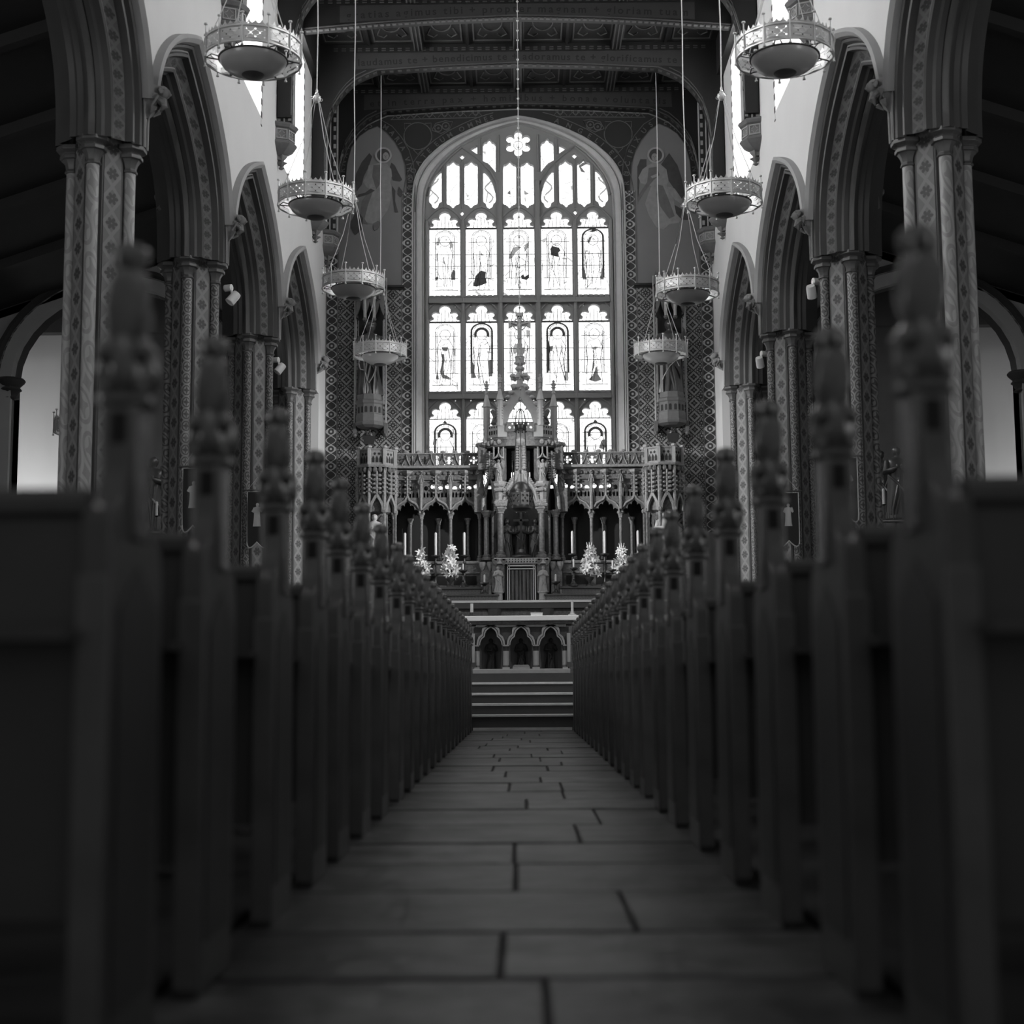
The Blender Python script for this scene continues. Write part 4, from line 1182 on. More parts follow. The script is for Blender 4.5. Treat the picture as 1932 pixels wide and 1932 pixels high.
for k in range(3):
    a = radians(k * 120 + 30)
    MB().tube([(lx + 0.15 * cos(a), LY + 0.15 * sin(a), lz0 + 0.42), (lx + 0.09 * cos(a), LY + 0.09 * sin(a), zc0)], 0.009, 5).build('lantern_rod', m_brass, la)
cr = MB().lathe([(0.10, 0.0), (0.11, 0.02), (0.11, 0.09), (0.10, 0.1)], 20, (lx, LY, zc0), cap=False)
for k in range(10):
    a = k * pi / 5
    cr.tube([(lx + 0.105 * cos(a), LY + 0.105 * sin(a), zc0 + 0.09), (lx + 0.12 * cos(a), LY + 0.12 * sin(a), zc0 + 0.17)], [0.02, 0.004], 5)
    cr.ball((lx + 0.11 * cos(a), LY + 0.11 * sin(a), zc0 - 0.02), 0.014, 6)
for k in range(2):
    a = k * pi / 2 + .3
    cr.tube([(lx + 0.1 * cos(t) * cos(a), LY + 0.1 * cos(t) * sin(a), zc0 + 0.1 + 0.3 * sin(t)) for t in [pi * i / 10 for i in range(11)]], 0.008, 5)
cr.build('lamp_crown', m_brass, la)
chn = MB(); z = zc0 + 0.38
chn.tube([(lx, LY, z), (lx, LY, CZ)], 0.0075, 5)
zz = z
while zz < CZ - 0.2:
    chn.ball((lx, LY, zz), 0.022, 6, (1, 1, 1.1)); zz += 0.19
chn.build('chain', mat('pale chain', 0.4, 0.4, 0.3), la)

# ------------------------------------------------------------------ aisles beyond the arcades
AY = 25.4
m_roof = mat('dark aisle roof boards', 0.03, 0.7, mott=0.2)
for s in (-1, 1):
    sw = side_word[s]
    xi, xo = 5.35, 9.15
    if s < 0: pi_, po, ap = at(430, 712, AY), at(20, 718, AY), at(215, 540, AY)
    else: pi_, po, ap = at(1537, 705, AY), at(1928, 705, AY), at(1752, 528, AY)
    xi, xo = abs(pi_[0]), abs(po[0]); cx = (xi + xo) / 2; hw = (xo - xi) / 2
    zsp, zap = pi_[1], ap[1]
    k = []
    for i in range(13):
        t = i / 12
        k.append((hw * sin(t * pi / 2) ** 0.92 if i else 0, zsp + (zap - zsp) * (0.80 * cos(t * pi / 2) + 0.20 * (1 - t))))
    hf = [(x, z) for x, z in k] + [(hw, zsp - 0.3), (hw, DAIS - 0.9)]
    hf = resample(hf, 30)
    hole = [(s * cx + x, z) for x, z in full(hf)]
    roof = lambda x: 8.45 - 0.34 * (abs(x) - 6.1)
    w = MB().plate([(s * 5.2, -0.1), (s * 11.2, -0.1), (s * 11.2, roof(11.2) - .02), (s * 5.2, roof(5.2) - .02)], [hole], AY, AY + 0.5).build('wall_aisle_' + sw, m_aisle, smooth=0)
    tag(w, 'plain %s aisle wall pierced by a broad pointed arch' % sw, 'wall', kind='structure')
    fn = lambda x, z, t: (s * cx + x, AY + t, z)
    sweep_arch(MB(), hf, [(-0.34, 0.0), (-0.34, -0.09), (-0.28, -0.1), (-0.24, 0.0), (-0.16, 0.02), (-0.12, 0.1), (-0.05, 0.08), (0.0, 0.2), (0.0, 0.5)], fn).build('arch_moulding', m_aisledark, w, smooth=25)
    dd = MB()
    sweep_arch(dd, hf, [(-0.235, -0.006), (-0.165, 0.014)], fn); dd.build('dotted_band', mat('dotted band', 0.1, 0.6, pat=P_dash(0.16, 0.03, 0.14)), w, smooth=0)
    for q, xx in ((1, xi), (-1, xo)):
        if s < 0 and q > 0 and False: pass
        xj = s * xx
        MB().lathe([(0.1, -0.42), (0.16, -0.40), (0.12, -0.36), (0.16, -0.28), (0.2, -0.25), (0.16, -0.2), (0.24, -0.12), (0.26, -0.08), (0.22, -0.04)], 12, (xj + s * q * -0.05, AY + 0.15, zsp + 0.08)).build('capital', m_aisledark, w)
        MB().lathe([(0.09, DAIS - 0.9), (0.09, zsp - 0.3)], 12, (xj + s * q * -0.07, AY + 0.15, 0)).build('half_shaft', m_pier, w)
    # lean-to roof
    rf = MB().add([(s * 5.2, 10, roof(5.2)), (s * 11.4, 10, roof(11.4)), (s * 11.4, 25.9, roof(11.4)), (s * 5.2, 25.9, roof(5.2)), (s * 5.2, 10, roof(5.2) + .1), (s * 11.4, 10, roof(11.4) + .1), (s * 11.4, 25.9, roof(11.4) + .1), (s * 5.2, 25.9, roof(5.2) + .1)],
                  [(0, 1, 2, 3), (7, 6, 5, 4), (0, 4, 5, 1), (1, 5, 6, 2), (2, 6, 7, 3), (3, 7, 4, 0)]).box(s * 5.2, s * 11.4, 25.9, 31.3, 8.85, 8.95).build('ceiling_aisle_' + sw, m_roof, smooth=0)
    tag(rf, 'dark lean-to timber roof over the %s aisle' % sw, 'ceiling', kind='structure')
    for i in range(7):
        y = 12.2 + 2.2 * i
        MB().plate([(5.2, roof(5.2)), (11.3, roof(11.3)), (11.3, roof(11.3) - .16), (5.2, roof(5.2) - .16)], (), y, y + 0.14, fn=lambda a, b, t: (s * a, t, b)).build('rafter', m_roof, rf, smooth=0)
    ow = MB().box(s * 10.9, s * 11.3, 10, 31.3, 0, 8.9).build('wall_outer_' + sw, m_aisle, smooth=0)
    tag(ow, 'outer wall of the %s aisle in deep shade' % sw, 'wall', kind='structure')
    # chapel beyond the arch: pale end wall, and a dark patterned screen in front of it
    cy = 30.2
    bw = MB().box(s * 5.2, s * 11.0, cy, cy + 0.3, 0, 8.8).build('wall_chapel_' + sw, m_plaster, smooth=0)
    tag(bw, 'pale end wall of the %s chapel with daylight falling on it' % sw, 'wall', kind='structure')
    xs = abs(at(113 if s < 0 else 1851, 800, cy - 1.0)[0])
    zt = zat(622, cy - 1.0)
    scn = thing('chapel_screen', 'tall dark wooden screen with lattice stiles inside the %s chapel arch' % sw, 'screen', (s * (xs + 5.2) / 2, cy - 1.0, 0.0))
    MB().box(s * 5.25, s * (xs - 0.2), cy - 1.0, cy - 0.9, 0, zt + 0.9).build('screen_board', m_aisledark, scn, smooth=0)
    xc = s * (xs - 0.1)
    MB().box(xc - 0.1, xc + 0.1, cy - 1.04, cy - 0.9, 0, zt).build('lattice_stile', mat('lattice painted stile', 0.1, 0.6, pat=P_diaper(0.2, 0.13, 0.035)), scn, smooth=0)
    MB().box(s * 5.25, s * 10.9, cy - 1.1, cy - 0.85, zt, zt + 0.9).build('screen_beam', m_aisledark, scn, smooth=0)

# cast spotlights fixed to the piers
m_spot = mat('white spotlight', 0.7, 0.35)
m_spotdim = mat('spotlight darkened for shade', 0.14, 0.5)  # darker copy of the white one, with the aisle's shade put into its colour
def make_spot():
    r = thing('spotlight', None, 'spotlight')
    MB().tube([(0, 0.05, 0), (0.0, -0.06, 0.0)], 0.05, 12).build('mount', m_spot, r)
    MB().tube([(0.0, -0.05, 0.0), (0.0, -0.07, -0.1)], 0.018, 6).build('bracket', m_spot, r)
    h = MB().lathe([(0.0, 0.10), (0.06, 0.095), (0.068, 0.06), (0.072, -0.09), (0.062, -0.095), (0.05, -0.08), (0.0, -0.075)], 16, cap=False)
    o = h.build('lamp_head', m_spot, r); o.location = (0.0, -0.09, -0.16); o.rotation_euler = (radians(25), radians(30), 0)
    return r
sp0 = make_spot(); first = True
for i, (px, py, y, w_) in enumerate(((430, 556, 20.75, 'on the second left pillar'), (520, 690, 25.4, 'on the third left pillar'), (1541, 544, 20.75, 'on the second right pillar, below its capital'), (1442, 678, 25.4, 'on the third right pillar, below its capital'),
                                 (300, 385, 20.4, 'inside the left aisle beside the arch of the second pillar'), (1660, 375, 20.4, 'inside the right aisle beside the arch of the second pillar'))):
    r = sp0 if first else copy_tree(sp0); first = False
    x, z = at(px, py, y)
    r.location = (x, y, z + 0.1); r.rotation_euler = (0, 0, radians(70 if px < 983 else -70))
    if i >= 4:
        for c in r.children:
            c.data = c.data.copy(); c.data.materials[0] = m_spotdim
    tag(r, 'small %s cylinder spotlight ' % ('white' if i < 4 else 'shade-darkened') + w_, 'spotlight', 'white spotlights fixed to the pillars')
# ------------------------------------------------------------------ carved figures
def figure(h, pose=0, wings=False, seed=0, book=False, c=(0, 0, 0)):
    """robed standing figure facing the nave (-y): one continuous body from hem to crown, arms grown from the shoulders"""
    lv = [(0, .17, .12), (.04, .165, .12), (.15, .15, .11), (.3, .135, .10), (.45, .125, .095), (.56, .125, .095), (.64, .13, .09), (.72, .145, .09), (.785, .150, .08), (.815, .125, .07), (.835, .07, .05), (.85, .042, .042),
          (.865, .042, .045), (.88, .052, .058), (.905, .063, .070), (.935, .066, .073), (.962, .06, .068), (.985, .04, .046), (1.0, .008, .01)]
    rr = random.Random(seed); ph = rr.uniform(0, 6); sway = rr.uniform(-.02, .02)
    n = 22; rows = []
    for z, rx, ry in lv:
        row = []
        for i in range(n + 1):
            a = 2 * pi * i / n
            k = 1.0
            if z < .8:
                k = 1 + .09 * sin(8 * a + ph + 3 * z) * min(1, (.8 - z) * 2) + .05 * sin(3 * a + 9 * z + ph)
            x = rx * k * cos(a) + sway * sin(z * 4); y = ry * k * sin(a)
            if z > .86 and abs(cos(a)) < .35 and sin(a) < 0 and .88 < z < .95: y -= .012
            row.append((c[0] + x * h, c[1] + y * h, c[2] + z * h))
        rows.append(row)
    b = MB(); b.grid(rows)
    X = lambda x, y, z: (c[0] + x * h, c[1] + y * h, c[2] + z * h)
    b.ball(X(0, -.074, .915), .014 * h, 6, (1, 1, 1.4))
    for q in (-1, 1):
        if pose == 0: e, hd = (.17, -.05, .62), (.03, -.15, .68)
        elif pose == 1: e, hd = (.18, -.05, .62), ((-.02, -.15, .60) if q < 0 else (.10, -.16, .72))
        else: e, hd = (.19, -.04, .64), ((.16, -.14, .80) if q > 0 else (.05, -.14, .58))
        b.tube([X(q * .12, 0, .785), X(q * e[0], e[1], e[2]), X(q * (e[0] * .4 + hd[0] * .6), (e[1] + hd[1]) / 2 - .01, (e[2] + hd[2]) / 2), X(q * hd[0], hd[1], hd[2])], [.05 * h, .052 * h, .045 * h, .026 * h], 8)
        b.ball(X(q * hd[0], hd[1] - .01, hd[2] + .015), .026 * h, 8, (.8, .8, 1.2))
    # falling folds of the cloak
    for k in range(4):
        x0, x1 = rr.uniform(-.12, .12), rr.uniform(-.1, .1)
        b.tube([X(x0, -.085, .6), X((x0 + x1) / 2, -.112, .35), X(x1, -.118, .08), X(x1, -.11, .01)], [.012 * h, .018 * h, .02 * h, .016 * h], 5)
    b.tube([X(-.13, -.05, .58), X(-.02, -.115, .46), X(.10, -.09, .30), X(.12, -.06, .18)], [.012 * h, .022 * h, .022 * h, .012 * h], 6)
    return b


def wing_mb(h, c, q):
    X = lambda x, y, z: (c[0] + q * x * h, c[1] + y * h, c[2] + z * h)
    pts = [(.04, .78), (.12, .93), (.2, 1.0), (.26, .93), (.27, .75), (.24, .55), (.19, .38), (.13, .22), (.11, .4), (.07, .6)]
    b = MB().plate([(p[0] * q * h + c[0], p[1] * h + c[2]) for p in pts], (), c[1] + .08 * h, c[1] + .115 * h)
    for k in range(4):
        b.tube([X(.09 + k * .04, .075, .88 - k * .02), X(.12 + k * .035, .07, .6), X(.12 + k * .02, .075, .34)], .012 * h, 4)
    return b


# ------------------------------------------------------------------ statues in canopied niches on the end wall
m_nich = mat('carved niche stone', 0.115, 0.6, mott=0.25, mscale=12)
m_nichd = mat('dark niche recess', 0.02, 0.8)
m_nichg = mat('gilded shafts', 0.34, 0.45, mott=0.2)
m_stat = mat('painted statue', 0.05, 0.38, mott=0.25, mscale=10, coat=0.3)
m_statg = mat('gilt hem', 0.5, 0.35, 0.4)
NY = 31.0
def S(px, py, Y):
    x, z = at(px, py, Y); return abs(x - 0.0), z
for s in (-1, 1):
    x = s * abs(at(698 if s < 0 else 1266, 700, NY)[0])
    Z = lambda py: zat(py, NY)
    r = thing('statue_niche', 'canopied stone niche with carved angel bracket, %s of the great window' % side_word[s], 'niche', (x, NY, Z(838)))
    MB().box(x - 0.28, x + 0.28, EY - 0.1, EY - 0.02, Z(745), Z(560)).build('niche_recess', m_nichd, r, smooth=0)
    for q in (-1, 1):
        for dx, rad, y0, y1, yy in ((0.335, 0.022, 812, 520, NY + 0.1), (0.30, 0.013, 760, 600, NY + 0.02), (0.27, 0.011, 755, 600, NY + 0.12)):
            MB().tube([(x + q * dx, yy, Z(y0)), (x + q * dx, yy, Z(y1))], rad, 6).build('niche_shaft', m_nichg, r)
        f = MB(); f.box(x + q * 0.335 - 0.035, x + q * 0.335 + 0.035, NY + 0.05, EY, Z(815), Z(795)); f.lathe([(0.0, -.08), (0.04, -.05), (0.05, 0)], 8, (x + q * 0.335, NY + 0.12, Z(815)))
        f.build('shaft_bracket', m_nich, r)
    cp = MB()                                 # canopy of hanging arches
    n = 3
    for k in range(n):
        x0 = x - 0.30 + 0.2 * k; xc = x0 + 0.1
        o = [(x0, Z(592)), (x0, Z(517)), (x0 + 0.2, Z(517)), (x0 + 0.2, Z(592))]
        ar_ = [(xc + 0.085 * u, Z(592) + 0.27 * (1 - abs(u) ** 0.7)) for u in [1 - i / 5 for i in range(11)]]
        yk = NY - 0.12 if k == 1 else NY - 0.02
        cp.plate(o[:1] + o[1:] + ar_, (), yk, yk + 0.08)
        cp.tube([(xc, yk - 0.02, Z(570) + 0.08), (xc, yk - 0.03, Z(540)), (xc, yk - 0.03, Z(517))], [0.03, 0.02, 0.012], 6)
        for j in range(5): cp.ball((xc + (0.035 if j % 2 else -0.035), yk - 0.03, Z(565 - j * 9)), 0.02, 6)
    cp.build('niche_canopy', m_nich, r, smooth=30)
    for q in (-1, 1):
        MB().tube([(x + q * 0.1, NY - 0.13, Z(600)), (x + q * 0.1, NY - 0.13, Z(520))], 0.034, 6).build('canopy_pendant', m_nichg, r)
        MB().ball((x + q * 0.1, NY - 0.13, Z(603)), 0.05, 8, (1, 1, 0.9)).build('pendant_leaf', m_nich, r)
    tp = MB().box(x - 0.34, x + 0.34, NY - 0.08, EY, Z(540), Z(528))
    for k in range(9): tp.plate([(x - 0.34 + k * 0.075, Z(528)), (x - 0.27 + k * 0.075, Z(528)), (x - 0.305 + k * 0.075, Z(514))], (), NY - 0.08, NY - 0.03)
    tp.build('canopy_cresting', m_nich, r, smooth=0)
    pd = MB()
    pd.lathe([(0.2, Z(806)), (0.31, Z(802)), (0.33, Z(798)), (0.31, Z(795)), (0.31, Z(782)), (0.29, Z(781)), (0.29, Z(763)), (0.31, Z(761)), (0.32, Z(757)), (0.28, Z(754)), (0.27, Z(744)), (0.0, Z(744))], 8, (x, NY + 0.02, 0), pi / 8)
    po_ = pd.build('pedestal', m_nich, r, smooth=15)
    for k in range(8):
        a = -pi / 2 + (k - 3.5) * pi / 8 * 0.95
        seg_ = round((a + pi / 2) / (pi / 4)); na = -pi / 2 + seg_ * pi / 4
        ap_ = 0.29 * cos(pi / 8)
        off = ((a - na)) * 0.30
        cx_, cy_ = x + ap_ * cos(na) - off * sin(na), NY + 0.02 + ap_ * sin(na) + off * cos(na)
        w = 0.03; M = Matrix.Translation((cx_, cy_, 0)) @ Matrix.Rotation(na + pi / 2, 4, 'Z')
        b = MB(); b.plate([(-w, Z(779)), (w, Z(779)), (w, Z(770))] + arc(0, Z(770), w, 0, 180, 6) + [(-w, Z(770))], (), -0.004, 0.01)
        MB().add(b.v, b.f, M).build('blind_arch', m_nichd, po_, smooth=0)
    hA = (Z(808) - Z(838)) * 1.0
    f = figure(hA * 1.15, 0, seed=3, c=(x, NY + 0.0, Z(842)))
    f.build('bracket_angel', m_stat, r)
    for q in (-1, 1): wing_mb(hA * 1.3, (x, NY - 0.02, Z(850)), q).build('angel_wing', m_stat, r)
    MB().plate([(x - 0.14, Z(822)), (x + 0.14, Z(822)), (x + 0.1, Z(838)), (x - 0.1, Z(838))], (), NY - 0.16, NY - 0.14).build('shield', m_nichd, r, smooth=0)
    hs = Z(606) - Z(745)
    g = thing('statue', 'large robed statue standing on its pedestal, %s of the great window' % side_word[s], 'statue', (x, NY + 0.02, Z(744)))
    figure(hs, 1 if s < 0 else 2, seed=5 + s, c=(x, NY + 0.02, Z(744))).build('robed_body', m_stat, g, smooth=50)
    hm = MB(); X = lambda a, b, z: (x + a * hs, NY + 0.02 + b * hs, Z(744) + z * hs)
    if s < 0: hm.tube([X(-.14, -.08, .42), X(-.12, -.1, .34), X(-.06, -.12, .32), X(-.03, -.13, .2), X(.0, -.135, .15), X(.06, -.13, .25), X(.09, -.12, .36)], 0.012, 6)
    else: hm.tube([X(-.14, -.08, .12), X(-.1, -.11, .22), X(-.02, -.135, .35), X(.06, -.13, .42), X(.1, -.12, .34)], 0.01, 6)
    hm.build('robe_hem', m_statg, g)
    if s > 0: MB().box(x - 0.25, x - 0.19, NY - 0.14, NY - 0.1, Z(744), Z(668)).build('staff', m_nichg, g)
    else: MB().ball(X(0, -.0, .965), .085 * hs, 12, (1, .9, .7)).build('hair', m_stat, g)

# ------------------------------------------------------------------ reredos: arcaded wings, turrets, central throne
m_rer = mat('carved altar screen stone', 0.125, 0.55, mott=0.8, mscale=20, bump=0.5, bscale=45)
m_rerl = mat('pale altar screen stone', 0.24, 0.5, mott=0.55, mscale=24, bump=0.5, bscale=50)
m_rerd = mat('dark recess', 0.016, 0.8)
m_marb = mat('mottled marble shaft', 0.15, 0.28, mott=1.1, mscale=22)
m_gablst = mat('pale spire stone', 0.36, 0.6, mott=0.15, mscale=12)
RY = 30.6


def crockets(mb, pts, r):
    for i, p in enumerate(pts):
        mb.ball(p, r * (1.0 if i % 2 else 0.8), 6, (1.15, 1, 0.8))


def pinnacle(mb, x, y, z0, z1, r, n=5):
    """slender crocketed spirelet"""
    h = z1 - z0
    mb.lathe([(r, z0), (r * 0.9, z0 + h * 0.5), (r * 1.25, z0 + h * 0.52), (r * 0.8, z0 + h * 0.56), (r * 0.12, z1)], 6, (x, y, 0))
    for k in range(n):
        t = 0.58 + 0.3 * k / n
        q = r * (1.5 - k / n)
        for w in (-1, 1): mb.ball((x + w * q, y - r * .3, z0 + h * t), r * 0.5, 5)
    mb.ball((x, y, z1), r * 0.7, 6, (1.2, 1.2, .8))


def column(parent, x, y, z0, z1, r, name='marble_column'):
    c = MB().lathe([(r, z0 + 0.12), (r, z1 - 0.13)], 12, (x, y, 0)).build(name, m_marb, parent)
    MB().lathe([(r * 1.9, z0), (r * 1.9, z0 + 0.05), (r * 1.4, z0 + 0.07), (r * 1.5, z0 + 0.1), (r, z0 + 0.125)], 12, (x, y, 0)).build('column_base', m_rer, c)
    MB().lathe([(r, z1 - 0.14), (r * 1.25, z1 - 0.13), (r * 1.1, z1 - 0.11), (r * 1.6, z1 - 0.05), (r * 1.95, z1 - 0.04), (r * 1.95, z1)], 12, (x, y, 0), mod=lambda a, z: 1 + 0.08 * cos(6 * a)).build('column_capital', m_rerl, c)
    return c

ZR = lambda py: zat(py, RY)
rer = thing('altar_screen', 'tall carved stone altar screen with arcaded wings and pierced parapet', 'altar screen', (0, RY, DAIS))
XA, XB = 0.80, S(746, 900, RY)[0]
CWX = [S(905, 900, RY)[0], S(850, 900, RY)[0], S(795, 900, RY)[0], S(743, 900, RY)[0]]
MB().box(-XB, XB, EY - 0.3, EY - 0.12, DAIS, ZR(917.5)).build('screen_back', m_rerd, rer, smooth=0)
for s in (-1, 1):
    ws = lambda v: s * v
    # arcade plate with ogee heads
    out = [(CWX[0], ZR(968)), (CWX[0], ZR(938)), (CWX[3], ZR(938)), (CWX[3], ZR(968))]
    cut = []
    lab = []
    for k in range(2, -1, -1):
        a, b = CWX[k], CWX[k + 1]; c = (a + b) / 2; hw = (b - a) / 2 - 0.045
        zs_, zt_ = ZR(968), ZR(946)
        h = zt_ - zs_
        arch = [(hw, 0), (hw * .95, h * .25), (hw * .72, h * .36), (hw * .62, h * .30), (hw * .60, h * .5), (hw * .5, h * .68), (hw * .34, h * .74), (hw * .26, h * .66), (hw * .22, h * .85), (0, h * 1.05)]
        pts = [(c + u, zs_ + v) for u, v in arch] + [(c - u, zs_ + v) for u, v in reversed(arch[:-1])]
        cut += pts
        lab.append((c, hw))
    poly = out[:1] + out[1:3] + out[3:] + cut
    fnS = lambda a, b, t: (s * a, t, b)
    MB().plate(poly, (), RY - 0.06, RY + 0.1, fn=fnS).build('arcade_head', m_rer, rer, smooth=30)
    for c, hw in lab:
        m = MB(); h = ZR(937) - ZR(968)
        og = [(hw * 1.08, 0), (hw * 1.0, h * .3), (hw * .75, h * .55), (hw * .45, h * .68), (hw * .2, h * .78), (0.0, h * 1.05)]
        for q in (-1, 1): m.tube([(s * c + q * u, RY - 0.075, ZR(968) + v) for u, v in og], 0.024, 6)
        m.build('ogee_moulding', m_rerl, rer)
        m = MB()
        z0, z1 = ZR(937), ZR(893)
        m.tube([(s * c, RY - 0.08, z0), (s * c, RY - 0.08, z1)], 0.022, 6)
        crockets(m, [(s * c + w * 0.045, RY - 0.08, z0 + (z1 - z0) * k / 6) for k in range(1, 6) for w in (-1, 1)], 0.03)
        m.lathe([(0.02, z1 - 0.05), (0.09, z1), (0.1, z1 + 0.05), (0.05, z1 + 0.07)], 8, (s * c, RY - 0.08, 0), mod=lambda a, z: 1 + .2 * cos(4 * a))
        m.build('crocketed_finial', m_rerl, rer)
    # upper tracery band
    holes_ = []; n = 12
    for i in range(n):
        u = CWX[0] + (CWX[3] - CWX[0]) * (i + 0.5) / n
        if i % 2 == 0: holes_ += [arc(u, ZR(917), 0.055, 0, 345, 12)]
        else: holes_ += [arc(u, ZR(920), 0.05, 0, 345, 12)]
        for w in (-1, 1): holes_.append([(u + w * 0.033 - 0.02, ZR(938)), (u + w * 0.033 + 0.02, ZR(938)), (u + w * 0.033 + 0.02, ZR(930)), (u + w * 0.033, ZR(927)), (u + w * 0.033 - 0.02, ZR(930))])
    MB().plate([(CWX[0], ZR(940)), (CWX[3], ZR(940)), (CWX[3], ZR(904)), (CWX[0], ZR(904))], holes_, RY, RY + 0.06, fn=fnS).build('tracery_band', m_rer, rer, smooth=0)
    for k, u in enumerate(CWX[1:3]):
        m = MB(); z0, z1 = ZR(962), ZR(890)
        m.tube([(s * u, RY - 0.1, z0), (s * u, RY - 0.1, (z0 + z1) / 2)], 0.032, 6); pinnacle(m, s * u, RY - 0.1, (z0 + z1) / 2 - 0.1, z1, 0.035)
        m.build('shaft_pinnacle', m_rerl, rer)
        column(rer, s * u, RY, ZR(1058), ZR(966), 0.036)
    column(rer, s * (CWX[3] + 0.0), RY, ZR(1058), ZR(966), 0.036); column(rer, s * (CWX[0] + 0.0), RY, ZR(1058), ZR(966), 0.036)
    for c, hw in lab:
        column(rer, s * (c - 0.04), RY + 0.3, ZR(1054), ZR(974), 0.032, 'rear_column')
    # cornice, frieze and pierced parapet
    fz = MB().box(s * CWX[0], s * CWX[3], RY - 0.06, RY + 0.25, ZR(905), ZR(886)); fz.build('frieze', m_rer, rer, smooth=0)
    MB().box(s * (CWX[0] - .02), s * CWX[3], RY - 0.16, RY + 0.3, ZR(884), ZR(879)).build('cornice', m_rerl, rer, bevel=0.012)
    pr_ = []; top_ = []
    w0 = CWX[0]; wd = CWX[3] - CWX[0]; nq = 7
    for i in range(nq):
        u = w0 + wd * (i + .5) / nq; z = ZR(867.5)
        if i % 2 == 0:
            q = []
            for k in range(24):
                a = 2 * pi * k / 24; rr_ = 0.035 + 0.052 * abs(cos(2 * a)) ** 0.7
                q.append((u + rr_ * cos(a), z + rr_ * sin(a)))
            pr_.append(q)
            for e in (-1, 1):
                pr_.append(arc(u + e * 0.085, z - 0.085, 0.018, 0, 315, 7)); pr_.append(arc(u + e * 0.085, z + 0.08, 0.014, 0, 315, 7))
        else:
            pr_.append([(u - .04, z - .1), (u + .04, z - .1), (u + .05, z - .03), (u + .035, z + .03), (u + .05, z + .08), (u, z + .12), (u - .05, z + .08), (u - .035, z + .03), (u - .05, z - .03)])
    MB().plate([(CWX[0] - .03, ZR(879)), (CWX[3], ZR(879)), (CWX[3], ZR(854.5)), (CWX[0] - .03, ZR(854.5))], pr_, RY - 0.02, RY + 0.06, fn=fnS).build('pierced_parapet', m_rer, rer, smooth=0)
    cr = MB().box(s * CWX[0], s * CWX[3], RY - 0.05, RY + 0.08, ZR(856), ZR(854))
    for i in range(nq + 1):
        u = w0 + wd * i / nq
        cr.ball((s * u, RY - .0, ZR(852)), 0.05, 8, (1.2, .8, .7)); cr.tube([(s * (u - .08), RY - .03, ZR(877)), (s * (u - .03), RY - .035, ZR(866)), (s * u, RY - .03, ZR(853)), (s * (u + .03), RY - .035, ZR(866)), (s * (u + .08), RY - .03, ZR(877))], 0.014, 5)
    cr.build('parapet_cresting', m_rerl, rer)
    lf = MB()
    for i in range(16): lf.ball((s * (w0 + wd * (i + .5) / 16), RY - .08, ZR(893)), 0.045, 6, (1.2, .6, .8))
    lf.build('carved_leaves', m_rer, rer)['kind'] = 'stuff'
    # gradine wall under the columns
    gw = MB().box(s * 0.86, s * XB, RY - 0.12, EY - 0.1, DAIS, ZR(1060)); gw.build('base_course', m_rer, rer, smooth=0)
    MB().box(s * 0.86, s * XB, RY - 0.16, RY, ZR(1064), ZR(1059)).build('base_moulding', m_rerl, rer, bevel=.008)
    MB().box(s * 0.86, s * XB, RY - 0.15, RY, ZR(1083), ZR(1079)).build('base_moulding', m_rerl, rer, bevel=.008)
    for i in range(3):
        u0, u1 = CWX[i] + 0.07, CWX[i + 1] - 0.07
        MB().box(s * u0, s * u1, RY - 0.126, RY - 0.1, ZR(1104), ZR(1087)).build('sunk_panel', m_rerd, rer, smooth=0)

